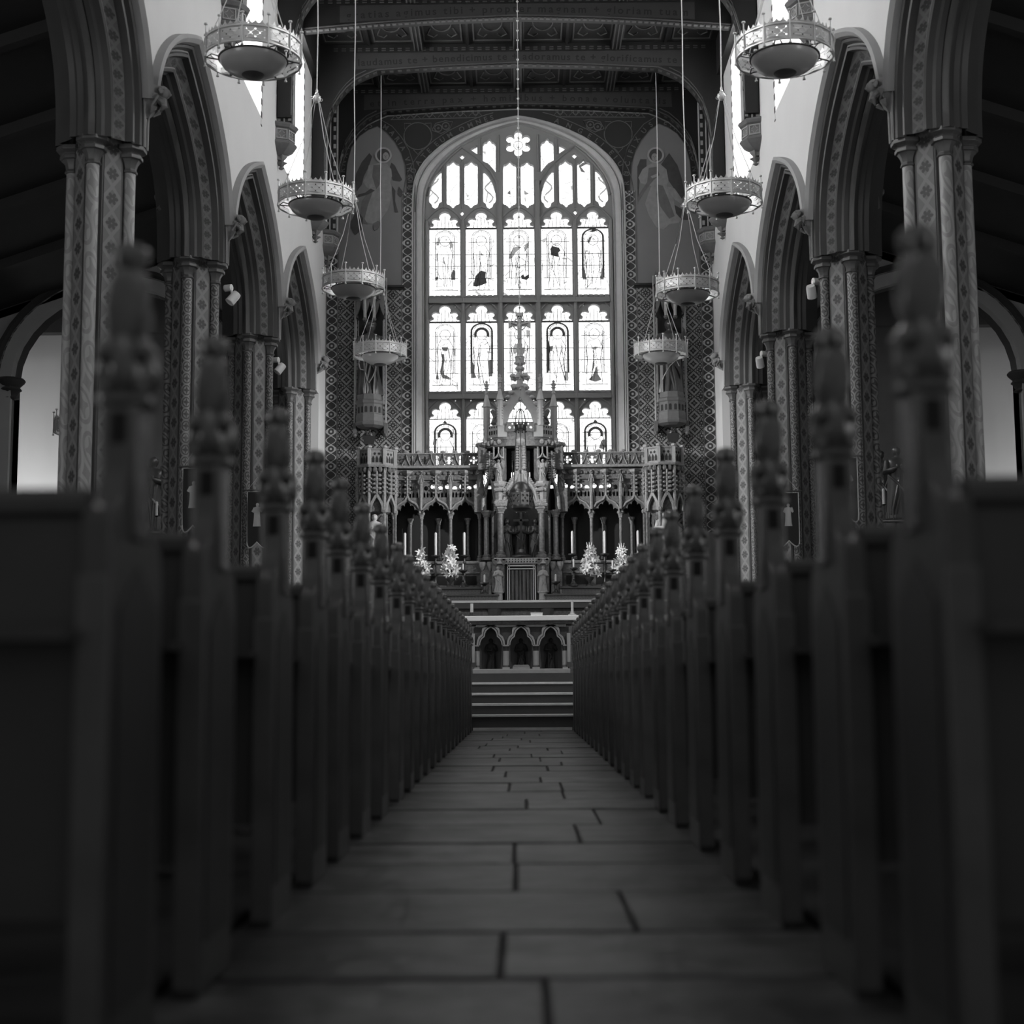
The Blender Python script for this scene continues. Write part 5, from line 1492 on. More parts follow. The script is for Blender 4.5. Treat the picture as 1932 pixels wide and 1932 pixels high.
# end turrets with canopies and angels
m_angel = mat('white marble angel', 0.50, 0.5, mott=0.1)
for s in (-1, 1):
    TYY = 30.5
    x = s * abs(at(711 if s < 0 else 1251, 900, TYY)[0])
    Z = lambda py: zat(py, TYY)
    t = thing('turret', 'octagonal carved turret with parapet ending the altar screen on the %s' % side_word[s], 'turret', (x, TYY, DAIS))
    R0 = 0.42
    b = MB().lathe([(R0 * .92, Z(882)), (R0 * 1.08, Z(884)), (R0 * 1.12, Z(881)), (R0 * 1.05, Z(878)), (R0 * .95, Z(878)), (R0 * .95, Z(853)), (R0, Z(851)), (R0, Z(849))], 8, (x, TYY, 0), pi / 8 + .1)
    b.build('parapet', m_rerl, t, smooth=15)
    lf = MB()
    for k in range(24):
        a = 2 * pi * k / 24; lf.ball((x + R0 * .98 * cos(a), TYY + R0 * .98 * sin(a), Z(889)), 0.05, 6, (1, 1, 1.3))
    lf.build('carved_leaves', m_rer, t)['kind'] = 'stuff'
    MB().lathe([(R0 * .8, DAIS), (R0 * .8, Z(1075)), (R0 * .6, Z(1072)), (R0 * .6, Z(970)), (R0 * .8, Z(966)), (R0 * .8, Z(886))], 8, (x, TYY, 0), pi / 8 + .1).build('turret_core', m_rer, t, smooth=15)
    for k in range(8):
        a = pi / 8 + .1 + k * pi / 4
        px_, py_ = x + R0 * cos(a), TYY + R0 * sin(a)
        m = MB(); m.box(px_ - .03, px_ + .03, py_ - .03, py_ + .03, Z(879), Z(849)); m.lathe([(.03, 0), (.055, .01), (.06, .04), (.03, .06), (.0, .065)], 8, (px_, py_, Z(849)))
        m.build('parapet_post', m_gablst, t, smooth=20)
        m = MB(); m.tube([(px_, py_, Z(968)), (px_, py_, Z(888))], 0.035, 6)
        m.lathe([(.035, .02), (.055, .05), (.055, .08), (.035, .1)], 6, (px_, py_, Z(971)))
        crockets(m, [(px_ + .04 * cos(a + w), py_ + .04 * sin(a + w), Z(930 - 8 * j)) for j in range(4) for w in (-1.2, 1.2)], .03)
        m.build('canopy_shaft', m_rerl, t)
        a2 = a + pi / 8; q = R0 * .93
        gx, gy = x + q * cos(a2), TYY + q * sin(a2)
        M = Matrix.Translation((gx, gy, 0)) @ Matrix.Rotation(a2 + pi / 2, 4, 'Z')
        g = MB(); hw = R0 * .33
        z0, z1 = Z(968), Z(940)
        opn = [(hw * .75, z0), (hw * .7, z0 + (z1 - z0) * .4), (hw * .35, z0 + (z1 - z0) * .75), (0, z1), (-hw * .35, z0 + (z1 - z0) * .75), (-hw * .7, z0 + (z1 - z0) * .4), (-hw * .75, z0)]
        g.plate([(-hw, z0), (-hw, Z(952)), (0, Z(930)), (hw, Z(952)), (hw, z0)] + opn, (), -.03, .03)
        g.tube([(0, -.03, Z(935)), (0, -.03, Z(892))], .024, 6)
        crockets(g, [(w * .055, -.035, Z(932 - 8 * j)) for j in range(5) for w in (-1, 1)], .04)
        MB().add(g.v, g.f, M).build('canopy_gable', m_rerl, t, smooth=30)
        pl = MB(); hw = R0 * .30
        for w in (-1, 0, 1): pl.plate([(w * hw * .62 - .028, Z(875)), (w * hw * .62 + .028, Z(875)), (w * hw * .62 + .03, Z(868)), (w * hw * .62, Z(862)), (w * hw * .62 - .03, Z(868))], (), -.006, .012)
        for w in (-.5, .5): pl.plate([(w * hw * .7, Z(862)), (w * hw * .7 + .03, Z(859)), (w * hw * .7, Z(856)), (w * hw * .7 - .03, Z(859))], (), -.006, .012)
        M2 = Matrix.Translation((x + R0 * .878 * cos(a2), TYY + R0 * .878 * sin(a2), 0)) @ Matrix.Rotation(a2 + pi / 2, 4, 'Z')
        MB().add(pl.v, pl.f, M2).build('pierced_panel', m_rerd, t, smooth=0)  # raised dark plates paint the shade of holes; the parapet is solid
        if sin(a) < .3:
            MB().tube([(px_, py_, Z(1062)), (px_, py_, Z(970))], .03, 8).build('turret_column', m_marb if sin(a) > -.6 else m_rerl, t)
    MB().lathe([(R0, DAIS), (R0, Z(1085)), (R0 * 1.1, Z(1080)), (R0 * 1.1, Z(1068)), (R0 * .9, Z(1064))], 8, (x, TYY, 0), pi / 8 + .1).build('turret_base', m_rer, t, smooth=15)
    xa = s * abs(at(706 if s < 0 else 1252, 1000, TYY - .4)[0]); ya = TYY - .34
    za = zat(1052 if s < 0 else 1046, ya); ha = zat(968, ya) - za
    g = thing('angel_statue', 'white winged angel statue in front of the %s turret' % side_word[s], 'statue', (xa, ya, za))
    figure(ha, 0 if s < 0 else 1, seed=11 + s, c=(xa, ya, za)).build('robed_body', m_angel, g, smooth=50)
    for q in (-1, 1): wing_mb(ha, (xa, ya, za), q).build('angel_wing', m_rer, g)
    MB().lathe([(0.2, DAIS), (0.2, za - .45), (0.16, za - .4), (0.16, za - .12), (0.21, za - .06), (0.21, za)], 8, (xa, ya, 0), pi / 8).build('angel_pedestal', m_rer, t, smooth=15)

# central throne
CY = 30.25
ZC = lambda py: zat(py, CY)
XC = lambda px: (983 - px) / FPX * CY * 1.0
th = thing('altar_throne', 'tall crocketed stone throne rising in the middle of the altar screen, topped by a cross', 'throne', (0, CY, DAIS))
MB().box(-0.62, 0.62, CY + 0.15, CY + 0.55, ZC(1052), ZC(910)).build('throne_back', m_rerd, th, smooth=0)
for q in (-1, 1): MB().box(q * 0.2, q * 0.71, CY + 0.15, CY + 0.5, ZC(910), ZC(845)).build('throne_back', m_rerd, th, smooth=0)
cols = [XC(944), XC(917)]
for q in (-1, 1):
    column(th, q * cols[0], CY - 0.15, ZC(1053), ZC(958), 0.062)
    column(th, q * cols[1], CY + 0.1, ZC(1056), ZC(962), 0.055)
    column(th, q * (cols[1] - 0.13), CY + 0.18, ZC(1054), ZC(962), 0.035)
    m = MB()                                  # foliage blocks over the capitals and the corbels of the angels
    m.box(q * cols[0] - .1, q * cols[0] + .1, CY - .24, CY + .1, ZC(958), ZC(945))
    for k in range(10): m.ball((q * cols[0] - .1 + .022 * k, CY - .25, ZC(951 + 4 * (k % 2))), .045, 6)
    m.lathe([(.09, ZC(945)), (.1, ZC(935)), (.13, ZC(922)), (.16, ZC(914)), (.16, ZC(911)), (.0, ZC(911))], 8, (q * (cols[0] + .03), CY - .15, 0), mod=lambda a, z: 1 + .08 * cos(7 * a))
    for k in range(12): m.ball((q * cols[0] - .1 + .03 * (k % 7), CY - .27, ZC(918 + 9 * (k // 6))), .04, 6)
    m.build('leafy_corbel', m_rerl, th)
    a = figure(ZC(869) - ZC(911), 2, seed=21 + q, c=(q * (cols[0] + .03), CY - .2, ZC(911)))
    an = a.build('small_angel', m_rerl, th, smooth=50)
    for w in (-1, 1): wing_mb(ZC(869) - ZC(911), (q * (cols[0] + .03), CY - .17, ZC(911)), w).build('angel_wing', m_rerl, an)
    figure(ZC(876) - ZC(920), 0, seed=31 + q, c=(q * XC(906), CY + .15, ZC(920))).build('small_saint', m_rer, th, smooth=50)
    m = MB().box(q * XC(906) - .13, q * XC(906) + .13, CY + .05, CY + .4, ZC(965), ZC(920)); m.build('saint_bracket', m_rer, th, smooth=0)
    m = MB()                                  # side pointed arch
    xc = q * XC(924)
    pa = [(-.15, ZC(962)), (-.14, ZC(940)), (-.09, ZC(920)), (0, ZC(902)), (.09, ZC(920)), (.14, ZC(940)), (.15, ZC(962))]
    m.tube([(xc + u, CY - .02, z) for u, z in pa], .036, 6); m.tube([(xc + u * .72, CY + .03, z - .02) for u, z in pa], .028, 6)
    m.build('side_arch', m_rerl, th)
    m = MB(); m.tube([(xc, CY - .05, ZC(904)), (xc, CY - .05, ZC(852))], .026, 6)
    crockets(m, [(xc + w * .05, CY - .06, ZC(902 - 4.5 * k)) for k in range(11) for w in (-1, 1)], .036); m.build('crocketed_spine', m_rerl, th)
    m = MB().box(q * (cols[0] - .08) - .07, q * (cols[0] - .08) + .05, CY - .08, CY + .2, ZC(912), ZC(845)); m.build('tower_pier', m_rer, th, smooth=0)
    m = MB()                                  # little canopy over the angel
    for k in range(3): m.tube([(q * (cols[0] + .03) - .1 + .1 * k, CY - .22, ZC(866)), (q * (cols[0] + .03) - .1 + .1 * k, CY - .22, ZC(846))], .018, 6)
    m.tube([(q * (cols[0] + .03) - .11, CY - .24, ZC(868)), (q * (cols[0] + .03) - .04, CY - .26, ZC(865)), (q * (cols[0] + .03), CY - .27, ZC(858)), (q * (cols[0] + .03) + .04, CY - .26, ZC(865)), (q * (cols[0] + .03) + .11, CY - .24, ZC(868))], .02, 6)
    m.build('angel_canopy', m_rerl, th)
    MB().box(q * .70, q * .90, CY + .02, CY + .34, ZC(886), ZC(839)).build('tower_pier', m_rer, th, bevel=.02)
    # main ogee arch half
    og = [(cols[0] - .06, 952), (cols[0] - .09, 940), (cols[0] - .15, 926), (cols[0] - .24, 914), (cols[0] - .33, 905), (.045, 894), (.015, 884)]
    m = MB(); m.tube([(q * u, CY - .2, ZC(z)) for u, z in og], .045, 6); m.tube([(q * (u - .045) if u > .06 else 0.0, CY - .16, ZC(z + 4)) for u, z in og], .03, 6)
    crockets(m, [(q * (og[k][0] * (1 - w) + og[k + 1][0] * w + .03), CY - .2, ZC(og[k][1] * (1 - w) + og[k + 1][1] * w - 4)) for k in range(1, 5) for w in (0, .33, .66)], .04)
    m.build('main_arch', m_rerl, th)
    MB().box(q * 0.0 + q * .03, q * 0.2, CY + .1, CY + .14, ZC(889), ZC(845)).build('tracery_screen', m_rerd, th, smooth=0)
    # bright slits: small stone frames of the open lantern stage
    for w in (0.10, 0.17): MB().box(q * w - .012, q * w + .012, CY + .02, CY + .06, ZC(903), ZC(868)).build('lantern_mullion', m_rer, th, smooth=0)
m = MB(); m.tube([(0, CY - .22, ZC(890)), (0, CY - .22, ZC(838))], .035, 8)
crockets(m, [(w * .07, CY - .24, ZC(886 - 5 * k)) for k in range(9) for w in (-1, 1)], .045)
m.ball((0, CY - .24, ZC(836)), .11, 10, (1.1, .7, .8)); m.build('crocketed_spine', m_rerl, th)
# tower platform, parapets
pf = MB(); pl8 = [(-.72, CY + .3), (-.72, CY - .02), (-.5, CY - .2), (-.3, CY - .3), (.3, CY - .3), (.5, CY - .2), (.72, CY - .02), (.72, CY + .3)]
up8 = lambda k: [(u * k, CY + .1 + (v - CY - .1) * k) for u, v in pl8]
fz_ = lambda a, b, t: (a, b, t)
pf.plate(up8(.98), (), ZC(845), ZC(839), fn=fz_); pf.plate(up8(.92), (), ZC(839), ZC(832), fn=fz_); pf.plate(up8(.96), (), ZC(832), ZC(828), fn=fz_); pf.plate(up8(.82), (), ZC(828), ZC(818), fn=fz_)
pf.build('tower_platform', m_rer, th, smooth=20)
for q in (-1, 1):
    lf = MB()
    for u, v in ((.8, .06), (.74, .0), (.86, .12)): lf.ball((q * u, CY + v, ZC(838)), .09, 8, (1, 1, .7)); 
    for k in range(5): lf.ball((q * (.45 + .07 * k), CY - .2 + .04 * k, ZC(836 + 2 * (k % 2))), .06, 6)
    lf.build('carved_leaves', m_rerl, th)['kind'] = 'stuff'
    bx = MB(); u0, u1, u2 = XC(958), XC(940), XC(922)
    bx.add([(q * u0, CY - .22, ZC(827)), (q * u1, CY - .2, ZC(827)), (q * u2, CY - .02, ZC(827)), (q * u0, CY - .22, ZC(806)), (q * u1, CY - .2, ZC(804)), (q * u2, CY - .02, ZC(804)), (q * u0, CY + .2, ZC(827)), (q * u2, CY + .25, ZC(827)), (q * u0, CY + .2, ZC(806)), (q * u2, CY + .25, ZC(804))],
           [(0, 1, 4, 3), (1, 2, 5, 4), (2, 7, 9, 5), (6, 0, 3, 8), (3, 4, 5, 9, 8)])
    bx.build('tower_parapet', m_gablst, th, smooth=0)
    h_ = MB()
    for i in range(4):
        t = (i + .5) / 4
        h_.cbox((q * (u1 + (u2 - u1) * t), CY - .2 + .18 * t - .006, ZC(808)), (.02, .03, .03))
        h_.cbox((q * (u1 + (u2 - u1) * t), CY - .2 + .18 * t - .006, ZC(818)), (.025, .03, .08))
    h_.build('slot_shade', m_rerd, th, smooth=0)  # raised dark blocks colour in the shade of slots; nothing is cut
    for xx, yy, base, sh, cone, tip, rr_ in ((XC(944.5), CY - .16, 806, 757, 741, 708, .07), (XC(918.5), CY + .12, 832, 766, 747, 715, .075)):
        p = MB().lathe([(rr_ * 1.15, ZC(base)), (rr_ * 1.15, ZC(base - 5)), (rr_ * .95, ZC(base - 8)), (rr_ * .95, ZC(sh + 1)), (rr_ * 1.25, ZC(sh)), (rr_ * 1.2, ZC(sh - 2)), (rr_ * 1.0, ZC(sh - 5)), (rr_ * .55, ZC(cone)), (rr_ * .3, ZC(cone - 5))], 8, (q * xx, yy, 0))
        crockets(p, [(q * xx + w * rr_ * .75, yy - rr_ * .6, ZC(base - 14 - 5 * k)) for k in range(5) for w in (-1, 1)], .022)
        z0 = ZC(cone - 4); hh = ZC(tip) - z0
        p.lathe([(rr_ * .3, z0), (rr_ * .55, z0 + hh * .1), (rr_ * .3, z0 + hh * .2), (rr_ * .35, z0 + hh * .42), (rr_ * .75, z0 + hh * .46), (rr_ * .35, z0 + hh * .52), (rr_ * .7, z0 + hh * .72), (rr_ * .25, z0 + hh * .8), (rr_ * .4, z0 + hh * .9), (.004, z0 + hh)], 8, (q * xx, yy, 0), mod=lambda a, z: 1 + .15 * cos(4 * a))
        p.build('pinnacle', m_gablst, th, smooth=30)
    # flying gable: ogee shell of the crown
    f = MB(); yy = CY - .1
    zo = [(.27, 806), (.265, 795), (.22, 780), (.14, 768), (.07, 760), (.02, 752)]
    ou = [(.36, 806), (.38, 790), (.36, 775), (.28, 760), (.19, 748), (.12, 738), (.075, 728), (.05, 715)]
    poly = [(q * u, ZC(z)) for u, z in zo] + [(0, ZC(750)), (0, ZC(715))] + [(q * u, ZC(z)) for u, z in reversed(ou)]
    f.plate(poly, (), yy, yy + .22); f.build('crown_gable', m_gablst, th, smooth=25)
    f = MB(); crockets(f, [(q * (u + .03), yy - .02, ZC(z - 1)) for u, z in ((.36, 778), (.3, 764), (.22, 752), (.15, 743), (.1, 733))], .06)
    f.tube([(q * .36, yy, ZC(775)), (q * .45, yy, ZC(768)), (q * .52, yy, ZC(760))], [.06, .045, .02], 6)
    f.build('gable_crockets', m_gablst, th)
    f = MB(); f.tube([(q * .52, CY + .05, ZC(800)), (q * .48, CY + .1, ZC(785)), (q * .6, CY + .12, ZC(772))], [.11, .1, .04], 6); f.build('flying_buttress', m_rer, th)
pp = [(u, ZC(806)) for u in (-.28, .28)]
nh = [arc(-.22 + .11 * i, ZC(810), .03, 0, 315, 7) for i in range(5)] + [arc(-.165 + .11 * i, ZC(803.5), .02, 0, 315, 7) for i in range(4)]
MB().plate([(-.29, ZC(818)), (.29, ZC(818)), (.29, ZC(800)), (-.29, ZC(800))], nh, CY - .26, CY - .22).build('pierced_parapet', m_rer, th, smooth=0)
# stem with crown of leaves and the cross
c = MB()
for zc_, rr_ in ((730, .13), (711, .15)):
    for k in range(6):
        a = k * pi / 3 + .2
        c.ball((rr_ * cos(a), CY + rr_ * .7 * sin(a), ZC(zc_ + 2 * sin(3 * a))), .062, 8, (1.2, 1, .9))
        c.ball((rr_ * 1.1 * cos(a), CY + rr_ * .7 * sin(a), ZC(zc_ + 4)), .04, 6)
c.build('leaf_crown', m_gablst, th)
MB().lathe([(.07, ZC(742)), (.05, ZC(722)), (.045, ZC(702)), (.1, ZC(697)), (.1, ZC(694)), (.05, ZC(691)), (.06, ZC(689)), (.12, ZC(687)), (.125, ZC(684)), (.09, ZC(683)), (.1, ZC(675)), (.115, ZC(674)), (.07, ZC(671)), (.06, ZC(667)), (.075, ZC(660)), (.05, ZC(653)), (.06, ZC(650)), (.03, ZC(645))], 12, (0, CY, 0)).build('spire_stem', m_gablst, th)
zx = ZC(612)
cs = MB().box(-.045, .045, CY - .04, CY + .04, ZC(648), ZC(596)); cs.box(-.22, .22, CY - .035, CY + .035, zx - .04, zx + .04)
for q in (-1, 1): cs.plate([(q * .16, zx - .045), (q * .235, zx - .09), (q * .235, zx + .09), (q * .16, zx + .045)], (), CY - .04, CY + .04)
cs.plate([(-.05, ZC(601)), (-.09, ZC(590)), (.09, ZC(590)), (.05, ZC(601))], (), CY - .04, CY + .04)
cs.tube([(.13 * cos(t), CY, zx + .13 * sin(t)) for t in [2 * pi * i / 24 for i in range(24)]], .014, 5, True)
cs.build('stone_cross', m_gablst, th, bevel=.006)
cf = MB(); cf.lathe([(.03, ZC(640)), (.045, ZC(632)), (.04, ZC(625)), (.055, ZC(618)), (.05, ZC(614)), (.02, ZC(612))], 8, (0, CY - .06, 0)); cf.ball((0, CY - .07, ZC(608)), .036, 8)
for q in (-1, 1): cf.tube([(q * .04, CY - .06, ZC(613)), (q * .18, CY - .05, ZC(610))], [.018, .012], 6)
cf.build('crucified_figure', m_gablst, th)
# ------------------------------------------------------------------ high altar against the screen
m_cloth = mat('white altar cloth', 0.72, 0.7)
m_curt = mat('pleated veil', 0.14, 0.75, mott=0.3, mscale=14)
m_relief = mat('pale relief stone', 0.40, 0.55, mott=0.25, mscale=25, bump=0.3, bscale=60)
m_bandp = mat('inlaid shelf band', 0.15, 0.5, pat=P_diaper(0.07, 0.04, 0.16))
HY = 29.0
ZH = lambda py, Y=HY: zat(py, Y)
ha = thing('high_altar', 'high altar of dark stone with white cloth edge, stepped shelves and veiled tabernacle', 'altar', (0, HY, DAIS))
MB().box(-1.42, 1.42, HY + .12, HY + .75, DAIS, ZH(1140)).build('altar_body', m_rer, ha, smooth=0)
MB().box(-1.53, 1.53, HY, HY + .8, ZH(1148), ZH(1137)).build('altar_slab', m_pier, ha, bevel=.01)
MB().box(-1.54, 1.54, HY - .02, HY + .8, ZH(1137), ZH(1132.5)).build('altar_cloth', m_cloth, ha, bevel=.006)
for px in (933, 1033):
    x = at(px, 1150, HY + .1)[0]
    MB().lathe([(.09, ZH(1165)), (.1, ZH(1160)), (.12, ZH(1156)), (.14, ZH(1151)), (.15, ZH(1148))], 8, (x, HY + .12, 0), pi / 8).build('slab_bracket', m_cap, ha, smooth=15)
for q in (-1, 1):
    y1, y2 = HY + .62, HY + .85
    x1 = .5; x2 = .83
    MB().box(q * x1, q * 2.2, y1, HY + 1.42, ZH(1133, y1), ZH(1124, y1)).build('lower_shelf_band', m_bandp, ha, smooth=0)
    MB().box(q * (x1 - .05), q * 2.22, y1 - .05, HY + 1.42, ZH(1124, y1), ZH(1121, y1)).build('lower_shelf', m_pier, ha, bevel=.006)
    MB().box(q * x2, q * 2.3, y2, HY + 1.42, ZH(1121, y2), ZH(1111, y2)).build('upper_shelf_band', m_bandp, ha, smooth=0)
    MB().box(q * (x2 - .06), q * 2.32, y2 - .05, HY + 1.42, ZH(1111, y2), ZH(1106.5, y2)).build('upper_shelf', m_pier, ha, bevel=.006)
    MB().box(q * .60, q * .84, HY + .9, HY + 1.4, ZH(1121, HY + .9), ZH(1062, HY + .9)).build('side_pier', m_rer, ha, bevel=.01)
    for dx in (.64, .80):
        m = MB(); m.tube([(q * dx, HY + .88, ZH(1121, HY + .9)), (q * dx, HY + .88, ZH(1104, HY + .9))], [.04, .03], 6)
        m.build('side_pinnacle', m_rerl, ha); m = MB()
        m.lathe([(.0, ZH(1078, HY + .9)), (.05, ZH(1072, HY + .9)), (.07, ZH(1066, HY + .9)), (.07, ZH(1060, HY + .9))], 8, (q * dx, HY + .88, 0))
        m.build('side_pendant', m_rerl, ha)
    # relief saint beside the tabernacle
    x = at(940 if q < 0 else 1024.5, 1090, HY + .75)[0]; yr = HY + .78
    MB().box(x - .13, x + .13, yr, HY + 1.4, ZH(1118, yr), ZH(1058, yr)).build('relief_panel', m_rer, ha, bevel=.015)
    rl = figure((ZH(1067, yr) - ZH(1116, yr)) * 1.0, 0, seed=41 + q, c=(x, yr - .03, ZH(1117, yr)))
    rl.build('relief_saint', m_gablst, ha, smooth=50)
    MB().lathe([(.09, ZH(1132, yr)), (.085, ZH(1120, yr)), (.11, ZH(1118, yr)), (.11, ZH(1116, yr))], 12, (x, yr + .0, 0)).build('relief_pedestal', m_relief, ha)
    m = MB()
    for k in range(2):
        for dx in (.36, .52): m.lathe([(.0, ZH(1068, yr)), (.04, ZH(1064, yr)), (.08, ZH(1058, yr)), (.08, ZH(1055, yr))], 10, (q * dx, yr - .04, 0))
    m.build('shelf_pendant', m_relief, ha)
tb = HY + .8
MB().box(-.56, .56, tb - .1, HY + 1.5, ZH(1064, tb), ZH(1053, tb)).build('tabernacle_shelf', m_relief, ha, bevel=.01)
m = MB()
for k in range(13):
    x = -.36 + .06 * k
    m.plate([(x - .025, ZH(1062, tb)), (x + .025, ZH(1062, tb)), (x, ZH(1058.5, tb))], (), tb - .106, tb - .09); m.cbox((x, tb - .1, ZH(1056, tb)), (.02, .015, .02))
m.build('shelf_frieze', m_rerd, ha, smooth=0)['kind'] = 'stuff'
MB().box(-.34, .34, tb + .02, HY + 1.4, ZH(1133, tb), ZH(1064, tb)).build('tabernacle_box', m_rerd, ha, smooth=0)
m = MB()
w0 = .29
for a, b in ((w0, w0 - .018), (w0 - .04, w0 - .052)):
    for q in (-1, 1): m.box(q * b, q * a, tb - .03, tb + .02, ZH(1132, tb), ZH(1064, tb))
m.box(-w0, w0, tb - .03, tb + .02, ZH(1068.5, tb), ZH(1066, tb)); m.box(-w0, w0, tb - .03, tb + .02, ZH(1074, tb), ZH(1072.5, tb))
m.build('tabernacle_frame', m_cloth, ha, smooth=0)
rows = []
for z in [ZH(1132, tb) + (ZH(1076, tb) - ZH(1132, tb)) * i / 8 for i in range(9)]:
    rows.append([(-.235 + .47 * j / 48, tb + .0 + 0.03 * sin(j * 0.8 + .6 * sin(j * .31)) - .006 * sin(z * 9 + j * .2), z) for j in range(49)])
MB().grid(rows).build('pleated_veil', m_curt, ha, smooth=60)

# crucifix standing in the throne
xz = ZC(1053)
cz_ = thing('altar_crucifix', 'dark standing crucifix with gilt base inside the throne niche', 'crucifix', (0, CY - .18, xz))
yk = CY - .2
MB().lathe([(.2, xz), (.2, xz + .03), (.12, xz + .06), (.06, xz + .1), (.07, xz + .16), (.03, xz + .22)], 8, (0, yk, 0), mod=lambda a, z: 1 + .1 * cos(4 * a)).build('crucifix_base', m_brass, cz_)
m = MB().box(-.025, .025, yk - .015, yk + .015, xz + .2, xz + .98); m.box(-.16, .16, yk - .015, yk + .015, xz + .74, xz + .79); m.build('crucifix_cross', m_ink, cz_, bevel=.005)
m = MB()
for q in (-1, 1): m.tube([(q * .015, yk - .03, ZC(962)), (q * .06, yk - .03, ZC(964)), (q * .1, yk - .03, ZC(969))], .012, 5)
m.build('gilt_crown', m_silver, cz_)
# pale figures in the shade behind it
for q, pxv in ((-1, 957), (0, 983), (1, 1009)):
    x = at(pxv, 1000, CY + .1)[0]
    g = thing('niche_figure', 'shadowed carved figure at the back of the throne niche, %s' % ('left', 'middle', 'right')[q + 1], 'statue', (x, CY + .1, ZC(1052)))
    figure(ZC(978) - ZC(1052), 0, seed=51 + q, c=(x, CY + .08, ZC(1052))).build('robed_body', m_stat, g, smooth=50)

# candlesticks and candles
UPS, LOS = ZH(1106.5, HY + .85) + .001, ZH(1121, HY + .62) + .001
def candlestick(px, ytop, ymid, ybase, Y, rad, label, name='candlestick'):
    x = at(px, ymid, Y)[0]; z0, z1, z2 = (UPS if ybase < 1110 else LOS), zat(ymid, Y), zat(ytop, Y)
    r = thing(name, label, 'candlestick', (x, Y, z0), 'candlesticks of the high altar')
    h = z1 - z0
    MB().lathe([(.085, z0), (.085, z0 + .02), (.05, z0 + .05), (.025, z0 + .09), (.018, z0 + h * .3), (.032, z0 + h * .36), (.018, z0 + h * .42), (.016, z0 + h * .7), (.035, z0 + h * .76), (.016, z0 + h * .82), (.02, z1 - .06), (.03, z1 - .05)], 12, (x, Y, 0)).build('stem', m_brass, r)
    MB().lathe([(.03, z1 - .055), (.085, z1 - .02), (.09, z1 + .005), (.06, z1)], 14, (x, Y, 0), mod=lambda a, z: 1 + .08 * cos(7 * a)).build('drip_pan', m_brass, r)
    c = MB().lathe([(rad, z1 - .02), (rad, z2 - .03), (rad * .7, z2 - .01), (.0, z2)], 12, (x, Y, 0), cap=False).build('candle', m_wax, r)
    MB().tube([(x, Y, z2 - .01), (x + .003, Y, z2 + .02)], .004, 5).build('wick', m_ink, c)
    return r
for i, px in enumerate((764, 822, 876)): candlestick(px, 1003, 1047, 1107, 29.9, .026, 'tall white candle on dark brass stick, %s of three left of the throne' % ('outermost', 'middle', 'innermost')[i])
for i, px in enumerate((1080, 1141, 1204)): candlestick(px, 1002, 1046, 1106, 29.9, .026, 'tall white candle on dark brass stick, %s of three right of the throne' % ('innermost', 'middle', 'outermost')[i])
for px, a, b, c_, Y, lab in ((873.5, 1062, 1075, 1107, 29.86, 'short candle on a low stick beside the left flower vase'), (914, 1083, 1099, 1121.5, 29.7, 'small candle on the lower shelf left of the veiled tabernacle'), (1048.5, 1083, 1098, 1121, 29.7, 'small candle on the lower shelf right of the veiled tabernacle'),
                              (1082.5, 1055, 1072, 1106, 29.82, 'short candle on a low stick left of the right flower vase'), (1156, 1058, 1076, 1106, 29.82, 'short candle on a low stick between the two right flower vases')):
    candlestick(px, a, b, c_, Y, .02, lab)

